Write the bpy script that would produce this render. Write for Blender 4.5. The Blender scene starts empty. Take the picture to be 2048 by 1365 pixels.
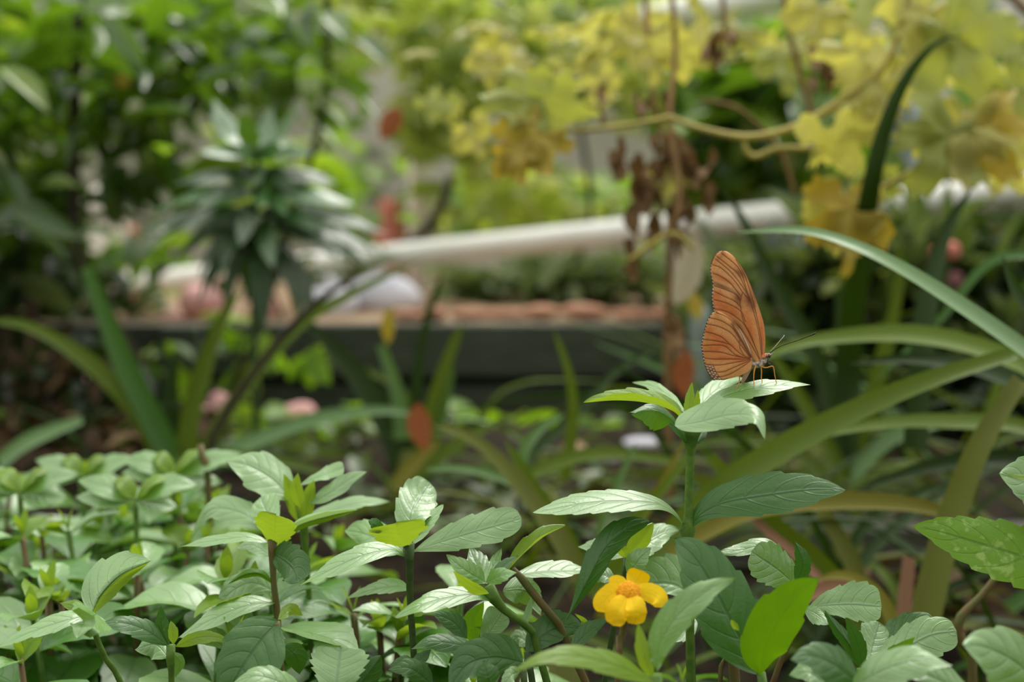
import bpy, math, random
import numpy as np
from mathutils import Vector, Matrix

S = bpy.context.scene
COL = S.collection
R = math.radians

# ------------------------------------------------------------------ camera, light, exposure
CAM = Vector((0.0, 0.0, 0.35))
PITCH = R(4.0)
F = 2048 * 50 / 36.0
FWD = Vector((0, math.cos(PITCH), -math.sin(PITCH)))
UP = Vector((0, math.sin(PITCH), math.cos(PITCH)))
RT = Vector((1, 0, 0))
cd = bpy.data.cameras.new('camera')
cam = bpy.data.objects.new('camera', cd)
COL.objects.link(cam)
cam.location = CAM
cam.rotation_euler = (math.pi / 2 - PITCH, 0, 0)
cd.lens = 50; cd.sensor_width = 36; cd.clip_start = 0.02; cd.clip_end = 60
cd.dof.use_dof = True
cd.dof.focus_distance = 0.478
cd.dof.aperture_fstop = 7.2
S.camera = cam

w = bpy.data.worlds.new('overcast_sky'); S.world = w; w.use_nodes = True
nt = w.node_tree; nt.nodes.clear()
out = nt.nodes.new('ShaderNodeOutputWorld'); bg = nt.nodes.new('ShaderNodeBackground')
tc = nt.nodes.new('ShaderNodeTexCoord'); sx = nt.nodes.new('ShaderNodeSeparateXYZ')
rp = nt.nodes.new('ShaderNodeValToRGB')
nt.links.new(tc.outputs['Generated'], sx.inputs[0]); nt.links.new(sx.outputs['Z'], rp.inputs[0])
fr_ = nt.nodes.new('ShaderNodeMapRange'); fr_.inputs[1].default_value = -.75; fr_.inputs[2].default_value = .35; fr_.inputs[3].default_value = .52; fr_.inputs[4].default_value = 1.0
nt.links.new(sx.outputs['Y'], fr_.inputs[0])       # camera-side sky darkened against milky leaf reflections, standing for unseen trees there
ml_ = nt.nodes.new('ShaderNodeVectorMath'); ml_.operation = 'SCALE'; nt.links.new(rp.outputs[0], ml_.inputs[0]); nt.links.new(fr_.outputs[0], ml_.inputs['Scale'])
nt.links.new(ml_.outputs[0], bg.inputs[0]); nt.links.new(bg.outputs[0], out.inputs[0])
e = rp.color_ramp.elements
e[0].position = 0.0; e[0].color = (.09, .11, .07, 1)
e[1].position = 1.0; e[1].color = (1.14, 1.13, 1.06, 1)
a_ = rp.color_ramp.elements.new(.06); a_.color = (.27, .28, .23, 1)
a_ = rp.color_ramp.elements.new(.45); a_.color = (1.0, .99, .94, 1)
bg.inputs[1].default_value = 1.6
sd = bpy.data.lights.new('sun', 'SUN'); so = bpy.data.objects.new('sun', sd); COL.objects.link(so)
sd.energy = 1.7; sd.angle = R(25); sd.color = (1.0, .97, .90)
so.rotation_euler = (R(-32), R(14), 0)      # from above, a little behind the plants
S.view_settings.view_transform = 'Standard'; S.view_settings.look = 'None'
S.view_settings.gamma = 1; S.view_settings.exposure = 0.38
S.view_settings.use_curve_mapping = False

# ------------------------------------------------------------------ helpers
def lin(c):
    return tuple(((x / 12.92) if x <= .04045 else ((x + .055) / 1.055) ** 2.4) for x in [v / 255 for v in c])

def cp(px, py, d):
    """camera-frame coordinates (right, up, forward) of a picture point at distance d"""
    return np.array([(px - 1024) / F * d, -(py - 682.5) / F * d, d])

AX = np.array([list(RT), list(UP), list(FWD)])
CA = np.array(list(CAM))
def tw(p):
    return np.asarray(p) @ AX + CA

def at(px, py, d):
    return Vector(tw(cp(px, py, d)))

def tag(o, label=None, cat=None, group=None, kind=None):
    if label: o['label'] = label
    if cat: o['category'] = cat
    if group: o['group'] = group
    if kind: o['kind'] = kind
    return o

def empty(name, loc, label=None, cat=None, group=None):
    o = bpy.data.objects.new(name, None); COL.objects.link(o); o.location = loc
    o.empty_display_size = .02
    return tag(o, label, cat, group)

def mesh_obj(name, verts, faces, mat, parent=None, uv=None, attrs=None, smooth=True, origin=None):
    """verts are world points; the object's origin goes to `origin` (default the first vertex)"""
    V = np.asarray(verts, dtype=float)
    org = np.asarray(origin if origin is not None else V[0], dtype=float)
    me = bpy.data.meshes.new(name)
    me.from_pydata((V - org).tolist(), [], [list(f) for f in faces])
    if uv is not None:
        ul = me.uv_layers.new(name='UVMap')
        idx = np.empty(len(me.loops), dtype=np.int32); me.loops.foreach_get('vertex_index', idx)
        ul.data.foreach_set('uv', np.asarray(uv, dtype=np.float32)[idx].ravel())
    for k, (typ, arr) in (attrs or {}).items():
        at_ = me.attributes.new(k, typ, 'POINT')
        if typ == 'FLOAT': at_.data.foreach_set('value', np.asarray(arr, dtype=np.float32).ravel())
        else: at_.data.foreach_set('color', np.asarray(arr, dtype=np.float32).ravel())
    if smooth:
        me.polygons.foreach_set('use_smooth', [True] * len(me.polygons))
    me.materials.append(mat)
    me.update()
    o = bpy.data.objects.new(name, me); COL.objects.link(o)
    pl = np.zeros(3)
    if parent is not None:
        o.parent = parent; q = parent
        while q is not None:
            pl = pl + np.array(list(q.location)); q = q.parent
    o.location = (org - pl).tolist()
    return o

def catmull(P, n):
    P = np.asarray(P, dtype=float)
    if len(P) == 2: P = np.array([P[0], (P[0] + P[1]) / 2, P[1]])
    Q = np.vstack([2 * P[0] - P[1], P, 2 * P[-1] - P[-2]])
    o = []
    for i in range(1, len(Q) - 2):
        for t in np.linspace(0, 1, 16, endpoint=False):
            a, b, c, d = Q[i - 1], Q[i], Q[i + 1], Q[i + 2]
            o.append(.5 * ((2 * b) + (-a + c) * t + (2 * a - 5 * b + 4 * c - d) * t * t + (-a + 3 * b - 3 * c + d) * t ** 3))
    o.append(P[-1]); o = np.array(o)
    L = np.r_[0, np.cumsum(np.linalg.norm(np.diff(o[:, :3], axis=0), axis=1))]
    s = np.linspace(0, L[-1], n)
    return np.stack([np.interp(s, L, o[:, k]) for k in range(o.shape[1])], 1)

def grid_faces(nu, nv, off=0):
    f = []
    for i in range(nu - 1):
        for j in range(nv - 1):
            a = off + i * nv + j
            f.append((a, a + 1, a + nv + 1, a + nv))
    return f

def tube_geo(P, rad, sides=8, off=0):
    P = np.asarray(P, float); n = len(P)
    T = np.gradient(P, axis=0); T /= np.linalg.norm(T, axis=1)[:, None] + 1e-12
    nrm = np.cross(T[0], [0.3, 1, 0.2]); nrm /= np.linalg.norm(nrm)
    V = []
    for i in range(n):
        nrm = nrm - T[i] * nrm.dot(T[i]); nrm /= np.linalg.norm(nrm)
        b = np.cross(T[i], nrm)
        for k in range(sides):
            a = 2 * math.pi * k / sides
            V.append(P[i] + rad[i] * (math.cos(a) * nrm + math.sin(a) * b))
    Fc = []
    for i in range(n - 1):
        for k in range(sides):
            a = off + i * sides + k; b2 = off + i * sides + (k + 1) % sides
            Fc.append((a, b2, b2 + sides, a + sides))
    Fc.append(tuple(off + k for k in range(sides))[::-1]); Fc.append(tuple(off + (n - 1) * sides + k for k in range(sides)))
    return V, Fc

def tube(name, pts, rads, mat, parent=None, sides=10, n=None):
    """pts: world points; rads: radius at each point (m)"""
    P = np.hstack([np.asarray([list(p) for p in pts], float), np.asarray(rads, float)[:, None]])
    C = catmull(P, n or max(8, len(pts) * 8))
    V, Fc = tube_geo(C[:, :3], C[:, 3], sides)
    uv = [(i // sides / len(C), (i % sides) / sides) for i in range(len(V))]
    return mesh_obj(name, V, Fc, mat, parent, uv=uv, origin=C[0, :3])

def ptube(name, pp, mat, parent, d0, sides=10):
    """pp: (px, py, depth offset mm, radius px)"""
    return tube(name, [at(x, y, d0 + dz / 1000) for x, y, dz, r in pp],
                [r / F * d0 for x, y, dz, r in pp], mat, parent, sides)

# ------------------------------------------------------------------ materials
def nodes(name):
    m = bpy.data.materials.new(name); m.use_nodes = True
    t = m.node_tree; t.nodes.clear()
    return m, t, t.nodes, t.links

def math_n(N, L, op, a, b=None):
    n = N.new('ShaderNodeMath'); n.operation = op
    for i, v in enumerate((a, b)):
        if v is None: continue
        if isinstance(v, (int, float)): n.inputs[i].default_value = v
        else: L.new(v, n.inputs[i])
    return n.outputs[0]

def mixc(N, L, fac, a, b, mode='MIX'):
    n = N.new('ShaderNodeMix'); n.data_type = 'RGBA'; n.blend_type = mode
    for i, v in ((0, fac), (6, a), (7, b)):
        if isinstance(v, (int, float)): n.inputs[i].default_value = v
        elif isinstance(v, tuple): n.inputs[i].default_value = (*v[:3], 1)
        else: L.new(v, n.inputs[i])
    return n.outputs[2]

def leaf_mat(name, top, trans, rough=.42, spec=.55, vein=.35, nv=6.0, tmix=.4, var=.25, ramp=None, attr=False, mott=.25, scale=900, bump=.25, blotch=None, sheen=0.0, ior=1.5):
    m, t, N, L = nodes(name)
    o = N.new('ShaderNodeOutputMaterial')
    pr = N.new('ShaderNodeBsdfPrincipled'); tr = N.new('ShaderNodeBsdfTranslucent'); mx = N.new('ShaderNodeMixShader')
    tcn = N.new('ShaderNodeTexCoord')
    if attr:
        rn = N.new('ShaderNodeAttribute'); rn.attribute_name = 'rnd'; rnd = rn.outputs['Fac']
    else:
        oi = N.new('ShaderNodeObjectInfo'); rnd = oi.outputs['Random']
    ns = N.new('ShaderNodeTexNoise'); ns.inputs['Scale'].default_value = scale * .12; ns.inputs['Detail'].default_value = 3
    L.new(tcn.outputs['Object'], ns.inputs['Vector'])
    nf = N.new('ShaderNodeTexNoise'); nf.inputs['Scale'].default_value = scale; nf.inputs['Detail'].default_value = 2
    L.new(tcn.outputs['Object'], nf.inputs['Vector'])
    tl, sl = lin(top), lin(trans)
    if ramp:
        cr = N.new('ShaderNodeValToRGB'); L.new(rnd, cr.inputs[0]); el = cr.color_ramp.elements
        cr.color_ramp.interpolation = 'CONSTANT' if len(ramp) > 3 else 'LINEAR'
        for i, (p, c) in enumerate(ramp):
            q = el[i] if i < 2 else el.new(p)
            q.position = p; q.color = (*lin(c), 1)
        base = cr.outputs[0]
        tcol = mixc(N, L, .55, base, sl)
        tcol = mixc(N, L, 1.0, tcol, (1.5, 1.5, 1.2), 'MULTIPLY')
    else:
        base = mixc(N, L, math_n(N, L, 'MULTIPLY', rnd, var), tl, tuple(min(1, c * 1.8) for c in tl))
        tcol = sl
    mot = mixc(N, L, math_n(N, L, 'MULTIPLY', ns.outputs[0], mott), base, mixc(N, L, 1.0, base, (.45, .5, .5), 'MULTIPLY'))
    if blotch:
        b_, thr = blotch
        fb = N.new('ShaderNodeMapRange'); fb.inputs[1].default_value = thr; fb.inputs[2].default_value = thr + .12
        L.new(ns.outputs[0], fb.inputs[0]); mot = mixc(N, L, fb.outputs[0], mot, lin(b_))
    if vein > 0:
        uvn = N.new('ShaderNodeUVMap'); sp = N.new('ShaderNodeSeparateXYZ'); L.new(uvn.outputs[0], sp.inputs[0])
        u, v = sp.outputs[0], math_n(N, L, 'ABSOLUTE', sp.outputs[1])
        mid = N.new('ShaderNodeMapRange'); mid.inputs[1].default_value = .07; mid.inputs[2].default_value = .02
        L.new(v, mid.inputs[0])
        v2 = math_n(N, L, 'POWER', v, 1.5)
        ph = math_n(N, L, 'SUBTRACT', math_n(N, L, 'MULTIPLY', u, nv), math_n(N, L, 'MULTIPLY', v2, 1.7))
        fr = math_n(N, L, 'FRACT', ph)
        dist = math_n(N, L, 'ABSOLUTE', math_n(N, L, 'SUBTRACT', fr, .5))
        lt = N.new('ShaderNodeMapRange'); lt.inputs[1].default_value = .09; lt.inputs[2].default_value = .01
        L.new(dist, lt.inputs[0])
        fade = N.new('ShaderNodeMapRange'); fade.inputs[1].default_value = 1.0; fade.inputs[2].default_value = .55
        L.new(v, fade.inputs[0])
        lat = math_n(N, L, 'MULTIPLY', math_n(N, L, 'MULTIPLY', lt.outputs[0], .6), fade.outputs[0])
        vf = math_n(N, L, 'MAXIMUM', mid.outputs[0], lat)
        mot = mixc(N, L, math_n(N, L, 'MULTIPLY', vf, vein), mot, mixc(N, L, 1.0, mot, (.35, .55, .3), 'MULTIPLY'))
        hgt = math_n(N, L, 'SUBTRACT', math_n(N, L, 'MULTIPLY', nf.outputs[0], .5), vf)
    else:
        hgt = nf.outputs[0]
    bm = N.new('ShaderNodeBump'); bm.inputs['Strength'].default_value = bump; bm.inputs['Distance'].default_value = .0006
    L.new(hgt, bm.inputs['Height']); L.new(bm.outputs[0], pr.inputs['Normal'])
    L.new(mot, pr.inputs['Base Color']); pr.inputs['Roughness'].default_value = rough
    pr.inputs['Specular IOR Level'].default_value = spec; pr.inputs['IOR'].default_value = ior
    if sheen:
        pr.inputs['Sheen Weight'].default_value = sheen; pr.inputs['Sheen Roughness'].default_value = .5
    if ramp: L.new(tcol, tr.inputs[0])
    else:
        tm = mixc(N, L, math_n(N, L, 'MULTIPLY', ns.outputs[0], .4), sl, tuple(c * .5 for c in sl)); L.new(tm, tr.inputs[0])
    mx.inputs[0].default_value = tmix
    L.new(pr.outputs[0], mx.inputs[1]); L.new(tr.outputs[0], mx.inputs[2]); L.new(mx.outputs[0], o.inputs[0])
    return m

def solid_mat(name, c1, c2=None, rough=.6, spec=.3, scale=60, bump=.2, detail=4, stretch=None, dist=.002, subsurf=0):
    m, t, N, L = nodes(name)
    o = N.new('ShaderNodeOutputMaterial'); pr = N.new('ShaderNodeBsdfPrincipled')
    tcn = N.new('ShaderNodeTexCoord'); mp = N.new('ShaderNodeMapping'); ns = N.new('ShaderNodeTexNoise')
    L.new(tcn.outputs['Object'], mp.inputs[0]); L.new(mp.outputs[0], ns.inputs['Vector'])
    if stretch: mp.inputs['Scale'].default_value = stretch
    ns.inputs['Scale'].default_value = scale; ns.inputs['Detail'].default_value = detail
    mr = N.new('ShaderNodeMapRange'); mr.inputs[1].default_value = .35; mr.inputs[2].default_value = .65
    L.new(ns.outputs[0], mr.inputs[0])
    L.new(mixc(N, L, mr.outputs[0], lin(c1), lin(c2 or c1)), pr.inputs['Base Color'])
    pr.inputs['Roughness'].default_value = rough; pr.inputs['Specular IOR Level'].default_value = spec
    bm = N.new('ShaderNodeBump'); bm.inputs['Strength'].default_value = bump; bm.inputs['Distance'].default_value = dist
    L.new(ns.outputs[0], bm.inputs['Height']); L.new(bm.outputs[0], pr.inputs['Normal'])
    L.new(pr.outputs[0], o.inputs[0])
    return m

M = {}
M['leaf'] = leaf_mat('herb_leaf_green', (66, 118, 30), (112, 164, 24), rough=.42, spec=.8, tmix=.25, vein=.6, bump=.35, ior=1.5, mott=.35)
M['pale'] = leaf_mat('herb_leaf_pale_sheen', (100, 146, 62), (130, 172, 40), rough=.42, spec=1.0, tmix=.24, vein=.8, bump=.35, mott=.4, ior=1.65)  # lighter copy of the green leaf; sky sheen partly put into its colour
M['dark'] = leaf_mat('herb_leaf_dark', (50, 94, 28), (80, 136, 20), rough=.42, spec=.6, tmix=.2, vein=.7, bump=.35, ior=1.5)
M['young'] = leaf_mat('herb_leaf_young_backlit', (116, 150, 36), (160, 188, 40), rough=.45, spec=.5, tmix=.45, vein=.7, bump=.35, mott=.45)  # young leaves, also backlit undersides with the light put into the colour
M['glow'] = leaf_mat('herb_leaf_backlit', (82, 130, 16), (112, 158, 10), rough=.5, spec=.4, tmix=.5, vein=.5, bump=.3, mott=.5)  # brighter leaf copy; light through the blade put into its greens
M['mottled'] = leaf_mat('herb_leaf_mottled', (98, 146, 20), (140, 178, 20), rough=.5, spec=.45, tmix=.3, mott=.75, vein=.8, scale=2200, bump=.3, ior=1.5, blotch=((140, 172, 84), .55))
M['stem'] = solid_mat('herb_stem_green', (70, 104, 34), (92, 122, 44), rough=.5, scale=300)
M['stem_dark'] = solid_mat('herb_stem_dark', (50, 72, 34), (66, 88, 40), rough=.5, scale=300)
M['stem_brown'] = solid_mat('herb_stem_brown', (104, 84, 50), (86, 92, 44), rough=.55, scale=160)
M['stem_red'] = solid_mat('herb_stem_red', (104, 58, 40), (92, 84, 44), rough=.55, scale=120)
M['petal'] = leaf_mat('petal_yellow', (255, 208, 20), (255, 205, 10), rough=.6, spec=.2, vein=.15, tmix=.35, mott=.12)
M['disc'] = solid_mat('flower_disc_orange', (246, 176, 8), (226, 140, 8), rough=.8, scale=1500, bump=.8)
M['strap'] = leaf_mat('strap_leaf_green', (62, 104, 34), (90, 130, 24), rough=.45, spec=.35, vein=0, tmix=.22, mott=.35, scale=120)
M['strap_olive'] = leaf_mat('strap_leaf_olive', (84, 106, 22), (110, 130, 18), rough=.5, spec=.22, vein=0, tmix=.25, mott=.45, scale=120)
M['strap_dark'] = leaf_mat('strap_leaf_dark', (40, 62, 18), (60, 90, 12), rough=.5, spec=.22, vein=0, tmix=.15, mott=.4, scale=120)
M['strap_tan'] = leaf_mat('strap_leaf_tan', (112, 118, 56), (112, 116, 40), rough=.6, spec=.2, vein=0, tmix=.2, mott=.45, scale=120)
M['strap_pale'] = leaf_mat('strap_leaf_pale', (92, 128, 70), (110, 144, 40), rough=.42, spec=.5, vein=0, tmix=.22, mott=.35, scale=120)
M['strap_yellow'] = leaf_mat('strap_leaf_yellowing', (122, 118, 44), (128, 122, 24), rough=.55, spec=.2, vein=0, tmix=.22, mott=.5, scale=90)
M['pinkish'] = leaf_mat('dry_pinkish_blade', (170, 130, 106), (150, 104, 72), rough=.7, spec=.2, vein=0, tmix=.15, mott=.4, scale=120)

# ------------------------------------------------------------------ leaf builders
def prof(u, a=.95, b=.85):
    um = a / (a + b)
    return (np.clip(u, 0, 1) ** a) * (np.clip(1 - u, 0, 1) ** b) / ((um ** a) * ((1 - um) ** b))

def leaf(name, pts, va, vb, da, db, mat, parent, d0, a=.95, b=.8, teeth=7, tooth=.14, curl=0.0, quilt=.05, nu=57, nv=13, wav=.04, seed=0):
    """A leaf blade in camera-frame pixels at distance d0. pts: (x, y[, dz mm]) base to tip along the midrib.
    va/da: height and depth of the upper half blade, vb/db: of the lower half (px at d0, depth + is away)."""
    rr = random.Random(seed or int(abs(pts[0][0] * 7 + pts[-1][1] * 13)))
    k = d0 / F
    P = catmull([cp(p[0], p[1], d0 + (p[2] if len(p) > 2 else 0) / 1000) for p in pts], nu)
    T = np.gradient(P, axis=0); T /= np.linalg.norm(T, axis=1)[:, None] + 1e-12
    sg = 1 if pts[-1][0] >= pts[0][0] else -1
    E1 = []; last = None
    for i in range(nu):
        x, y = T[i, 0], T[i, 1]; n = math.hypot(x, y)
        if n < .25 and last is not None: E1.append(last); continue
        v = np.array([-y * sg, x * sg, 0]) / (n + 1e-9)
        last = v; E1.append(v)
    E1 = np.array(E1)
    for _ in range(4):
        E1[1:-1] = (E1[:-2] + E1[1:-1] * 2 + E1[2:]) / 4
    E1 /= np.linalg.norm(E1, axis=1)[:, None]
    E2 = np.array([0, 0, 1.0])
    us = np.linspace(0, 1, nu)
    if b >= .46: b += .32
    W = np.maximum(prof(us, a, b), .06 * (us < .5))
    saw = (us * teeth * 1.0) % 1.0
    tooth_w = 1 - tooth * (1 - saw) ** 1.3 * np.clip((us - .25) / .2, 0, 1)
    ph1, ph2 = rr.random() * 6, rr.random() * 6
    V, UV = [], []
    vs = np.linspace(-1, 1, nv)
    for i in range(nu):
        A = (E1[i] * va + E2 * da) * k; B = (-E1[i] * vb + E2 * db) * k
        nA = np.cross(T[i], A); nA /= np.linalg.norm(nA) + 1e-12
        nB = -np.cross(T[i], B); nB /= np.linalg.norm(nB) + 1e-12
        if (nA + nB).dot(nA + nB) < 1e-6: nB = nA
        hw = (np.linalg.norm(A) + np.linalg.norm(B)) / 2
        for v in vs:
            s = abs(v); Wd = A if v > 0 else B; nn = nA if v > 0 else nB
            wi = W[i] * (1 + (tooth_w[i] - 1) * s ** 3)
            off = Wd * s * wi
            q = math.cos(2 * math.pi * (us[i] * 6 - s ** 1.5 * 1.7)) * quilt * hw * W[i] * s * (1.15 - s)
            q += wav * hw * math.sin(us[i] * 9 + ph1 + 1.5 * v) * s * s + wav * hw * math.sin(us[i] * 17 + ph2 - 2 * v) * s * s * .6
            q += curl * hw * s * s * W[i]
            # soft gutter at the midrib
            q -= .06 * hw * math.exp(-(v / .12) ** 2) * W[i]
            sgn = 1 if nn[1] > 0 else -1
            V.append(P[i] + off + nn * sgn * q); UV.append((us[i], v))
    return mesh_obj(name, tw(np.array(V)), grid_faces(nu, nv), mat, parent, uv=UV, origin=tw(P[0]))

def strap(name, pts, hw, mat, parent, d, roll=35, fold=.35, nu=40, nv=7, taper=.75):
    """long channelled blade; pts (px,py[,dz mm]); hw: (base, mid, tip) half widths px seen"""
    P3 = [cp(p[0], p[1], d + (p[2] if len(p) > 2 else 0) / 1000) for p in pts]
    P = catmull(P3, nu); T = np.gradient(P, axis=0); T /= np.linalg.norm(T, axis=1)[:, None]
    sg = 1 if pts[-1][0] >= pts[0][0] else -1
    us = np.linspace(0, 1, nu); W = np.interp(us, [0, .5, 1], hw) * d / F
    W = W * np.clip((1 - us) * 9, .03, 1) ** .6 if hw[2] < 8 else W
    V, UV = [], []
    c, s = math.cos(R(roll)), math.sin(R(roll))
    for i in range(nu):
        x, y = T[i, 0], T[i, 1]; n = math.hypot(x, y) + 1e-6
        e1 = np.array([-y * sg, x * sg, 0]) / n
        S1 = e1 + np.array([0, 0, 1]) * (s / c)
        nn = np.cross(T[i], S1); nn /= np.linalg.norm(nn)
        if nn[1] < 0: nn = -nn
        for v in np.linspace(-1, 1, nv):
            V.append(P[i] + S1 * W[i] * v + nn * W[i] * fold * (v * v)); UV.append((us[i], v))
    return mesh_obj(name, tw(np.array(V)), grid_faces(nu, nv), mat, parent, uv=UV, origin=tw(P[0]))

# ------------------------------------------------------------------ ground and the far setting
def struct(o): o['kind'] = 'structure'; return o

def hgrid(name, x0, x1, y0, y1, z, nx, ny, mat, amp=.006, fr=9, rot=0.0, slope=0.0):
    rr = np.random.RandomState(3)
    V = []
    xs, ys = np.linspace(x0, x1, nx), np.linspace(y0, y1, ny)
    for y in ys:
        for x in xs:
            V.append((x, y, z + slope * x + amp * (math.sin(x * fr + 1.3 * y) + math.sin(y * fr * 1.7 + x * 3)) * .5 + rr.normal() * amp * .35))
    return struct(mesh_obj(name, V, grid_faces(ny, nx), mat))

soil = solid_mat('dark_soil', (26, 22, 16), (52, 42, 30), rough=.9, spec=.1, scale=40, bump=.9, dist=.01)
def hs(y):
    t = min(1, max(0, (y - .45) / .85)); return .05 + .12 * t * t * (3 - 2 * t)
fl = hgrid('floor', -1.6, 1.6, -.3, 1.56, 0.0, 120, 90, soil, amp=.006)
for v_ in fl.data.vertices: v_.co.z += hs(v_.co.y + fl.location.y)
terr = solid_mat('terrace_gravel', (132, 100, 76), (158, 140, 116), rough=.85, spec=.2, scale=22, bump=.8, dist=.01)
hgrid('floor_terrace', -2.6, 2.6, 1.555, 4.2, 0.262, 90, 60, terr, amp=.006)

# pale greenhouse wall far behind, added to show sky-bright spots through leaf gaps
wallm = solid_mat('wall_pale_sky_gaps', (212, 208, 200), (226, 222, 214), rough=.7, spec=.2, scale=3, bump=.1)
def box_geo(c, s, rz=0.0, off=0):
    c = Vector(c); V = []
    for dx in (-1, 1):
        for dy in (-1, 1):
            for dz in (-1, 1):
                p = Vector((dx * s[0] / 2, dy * s[1] / 2, dz * s[2] / 2)); p.rotate(Matrix.Rotation(rz, 3, 'Z')); V.append(tuple(c + p))
    f = [(0, 1, 3, 2), (4, 6, 7, 5), (0, 4, 5, 1), (2, 3, 7, 6), (0, 2, 6, 4), (1, 5, 7, 3)]
    return V, [tuple(off + i for i in q) for q in f]

def box_obj(name, c, s, mat, parent=None, rz=0.0, bevel=.0, origin=None):
    V, f = box_geo(c, s, rz)
    o = mesh_obj(name, V, f, mat, parent, smooth=False, origin=origin or c)
    if bevel:
        b = o.modifiers.new('bevel', 'BEVEL'); b.width = bevel; b.segments = 2
    return o
V, f = box_geo((0, 4.25, 1.1), (5.6, .1, 2.2)); struct(mesh_obj('wall_back', V, f, wallm, smooth=False))

# timber retaining wall: three horizontal planks a side, dark green stain, running a little obliquely
tm = solid_mat('dark_green_timber', (54, 62, 50), (76, 82, 70), rough=.7, spec=.25, scale=30, bump=.5, stretch=(1, 12, 12))
tw_ang = math.atan2(.02, 1.0)
wall = empty('timber_retaining_wall', (0, 1.53, 0), 'low dark green timber retaining wall of stacked horizontal planks behind the strap leaves', 'retaining wall')
for i, (z0, z1, yo) in enumerate(((.205, .262, 0), (.143, .196, .012))):
    box_obj('plank', (0, 1.53 + yo, (z0 + z1) / 2), (3.0, .035, z1 - z0), tm, wall, bevel=.004)
box_obj('gap_shade_board', (0, 1.562, .13), (3.0, .012, .26), solid_mat('gap_shade_black', (16, 16, 14), (24, 24, 20), rough=.9), wall)  # black board added to stand for the shade between the planks
for x in (-1.1, -.35, .38, 1.15):
    box_obj('post', (x, 1.50, .13), (.04, .028, .262), tm, wall, bevel=.003)

# nearer low edging board on the open side
c1 = at(1900, 1105, .97)
edge = empty('timber_edging', (c1.x + .1, c1.y, 0), 'low dark grey timber edging board close to the soil behind the folded herb', 'edging board')
em = solid_mat('weathered_timber', (58, 58, 50), (84, 82, 70), rough=.75, scale=30, bump=.5, stretch=(1, 12, 12))
box_obj('board', (c1.x + .12, c1.y, c1.z + .005), (.62, .03, .028), em, edge, bevel=.003)
box_obj('board', (c1.x + .12, c1.y + .01, c1.z - .035), (.62, .03, .032), solid_mat('dark_timber', (26, 28, 22), (38, 38, 30), rough=.8), edge, bevel=.003)
for s_ in (-.16, .12, .38):
    box_obj('stake', (c1.x + s_, c1.y + .03, (c1.z + .01) / 2), (.02, .02, c1.z + .01), em, edge)

# white pipes
pipem = solid_mat('white_pipe_paint', (244, 243, 238), (230, 230, 222), rough=.35, spec=.5, scale=12, bump=.05)
p0, p1 = at(-160, 612, 2.25), at(2260, 356, 1.42)
o = tube('white_pipe_rail', [p0, p0.lerp(p1, .5), p1], [.0155] * 3, pipem, sides=20, n=30)
tag(o, 'long white round pipe rail running slantwise above the timber wall', 'rail')
for q in (.09, .62, .97):
    pp = p0.lerp(p1, q)
q0, q1 = at(1000, 95, 2.3), at(1900, -75, 1.7)
o = tube('white_pipe_rail', [q0, q0.lerp(q1, .5), q1], [.022] * 3, pipem, sides=20, n=20)
tag(o, 'short stretch of white pipe high up among the yellow foliage at the picture top', 'rail')

def post(name, px, py0, py1, d, hwpx, mat, label, cat, taper=1.0):
    a, b = at(px, py0, d), at(px, py1, d); r = hwpx / F * d
    a = Vector((b.x, b.y, a.z))
    o = tube(name, [b, b.lerp(a, .5), b.lerp(a, .93), a], [r, r * (1 + taper) / 2, r * taper, r * taper * .5], mat, sides=16, n=24)
    return tag(o, label, cat)
white = solid_mat('white_paint', (222, 218, 208), (200, 196, 186), rough=.6, scale=8)
grey = solid_mat('blue_grey_paint', (138, 152, 158), (120, 134, 140), rough=.5, scale=8)
salm = solid_mat('salmon_clay', (206, 128, 108), (184, 112, 94), rough=.7, scale=20)
# posts standing on the terrace
def tpost(name, px, py0, d, hwpx, mat, label, cat, taper=1.0):
    t = at(px, py0, d); r = hwpx / F * d
    b = Vector((t.x, t.y, .262))
    o = tube(name, [b, b.lerp(t, .5), b.lerp(t, .95), t], [r, r, r * taper, r * taper * .6], mat, sides=16, n=24)
    return tag(o, label, cat)
tpost('garden_stake', 200, 372, 2.1, 24, white, 'cream white flat stake, leading one of three behind the shrub stem', 'stake', .8)
tpost('garden_stake', 238, 418, 2.15, 20, white, 'cream white stake set just inside its two neighbours', 'stake', .8)
tpost('garden_stake', 262, 452, 2.2, 15, salm, 'thin salmon tinged stake at the inner end of three pale stakes', 'stake', .8)
tpost('pale_post', 838, 290, 2.3, 24, white, 'pale whitish round post rising beside a salmon coloured one', 'post', .9)
tpost('clay_post', 778, 398, 2.25, 30, salm, 'salmon pink clay post beside the pale whitish post', 'post', .7)
tpost('blue_grey_post', 1806, 205, 1.9, 34, grey, 'soft blue grey upright post behind the yellow lobed leaves', 'post')
o = post('pale_marker_post', 1398, 610, 900, 1.35, 19, solid_mat('pale_grey_green', (150, 162, 156), (128, 142, 134), rough=.6), 'pale grey upright marker post blurred behind the butterfly', 'post', 1.1)

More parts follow.
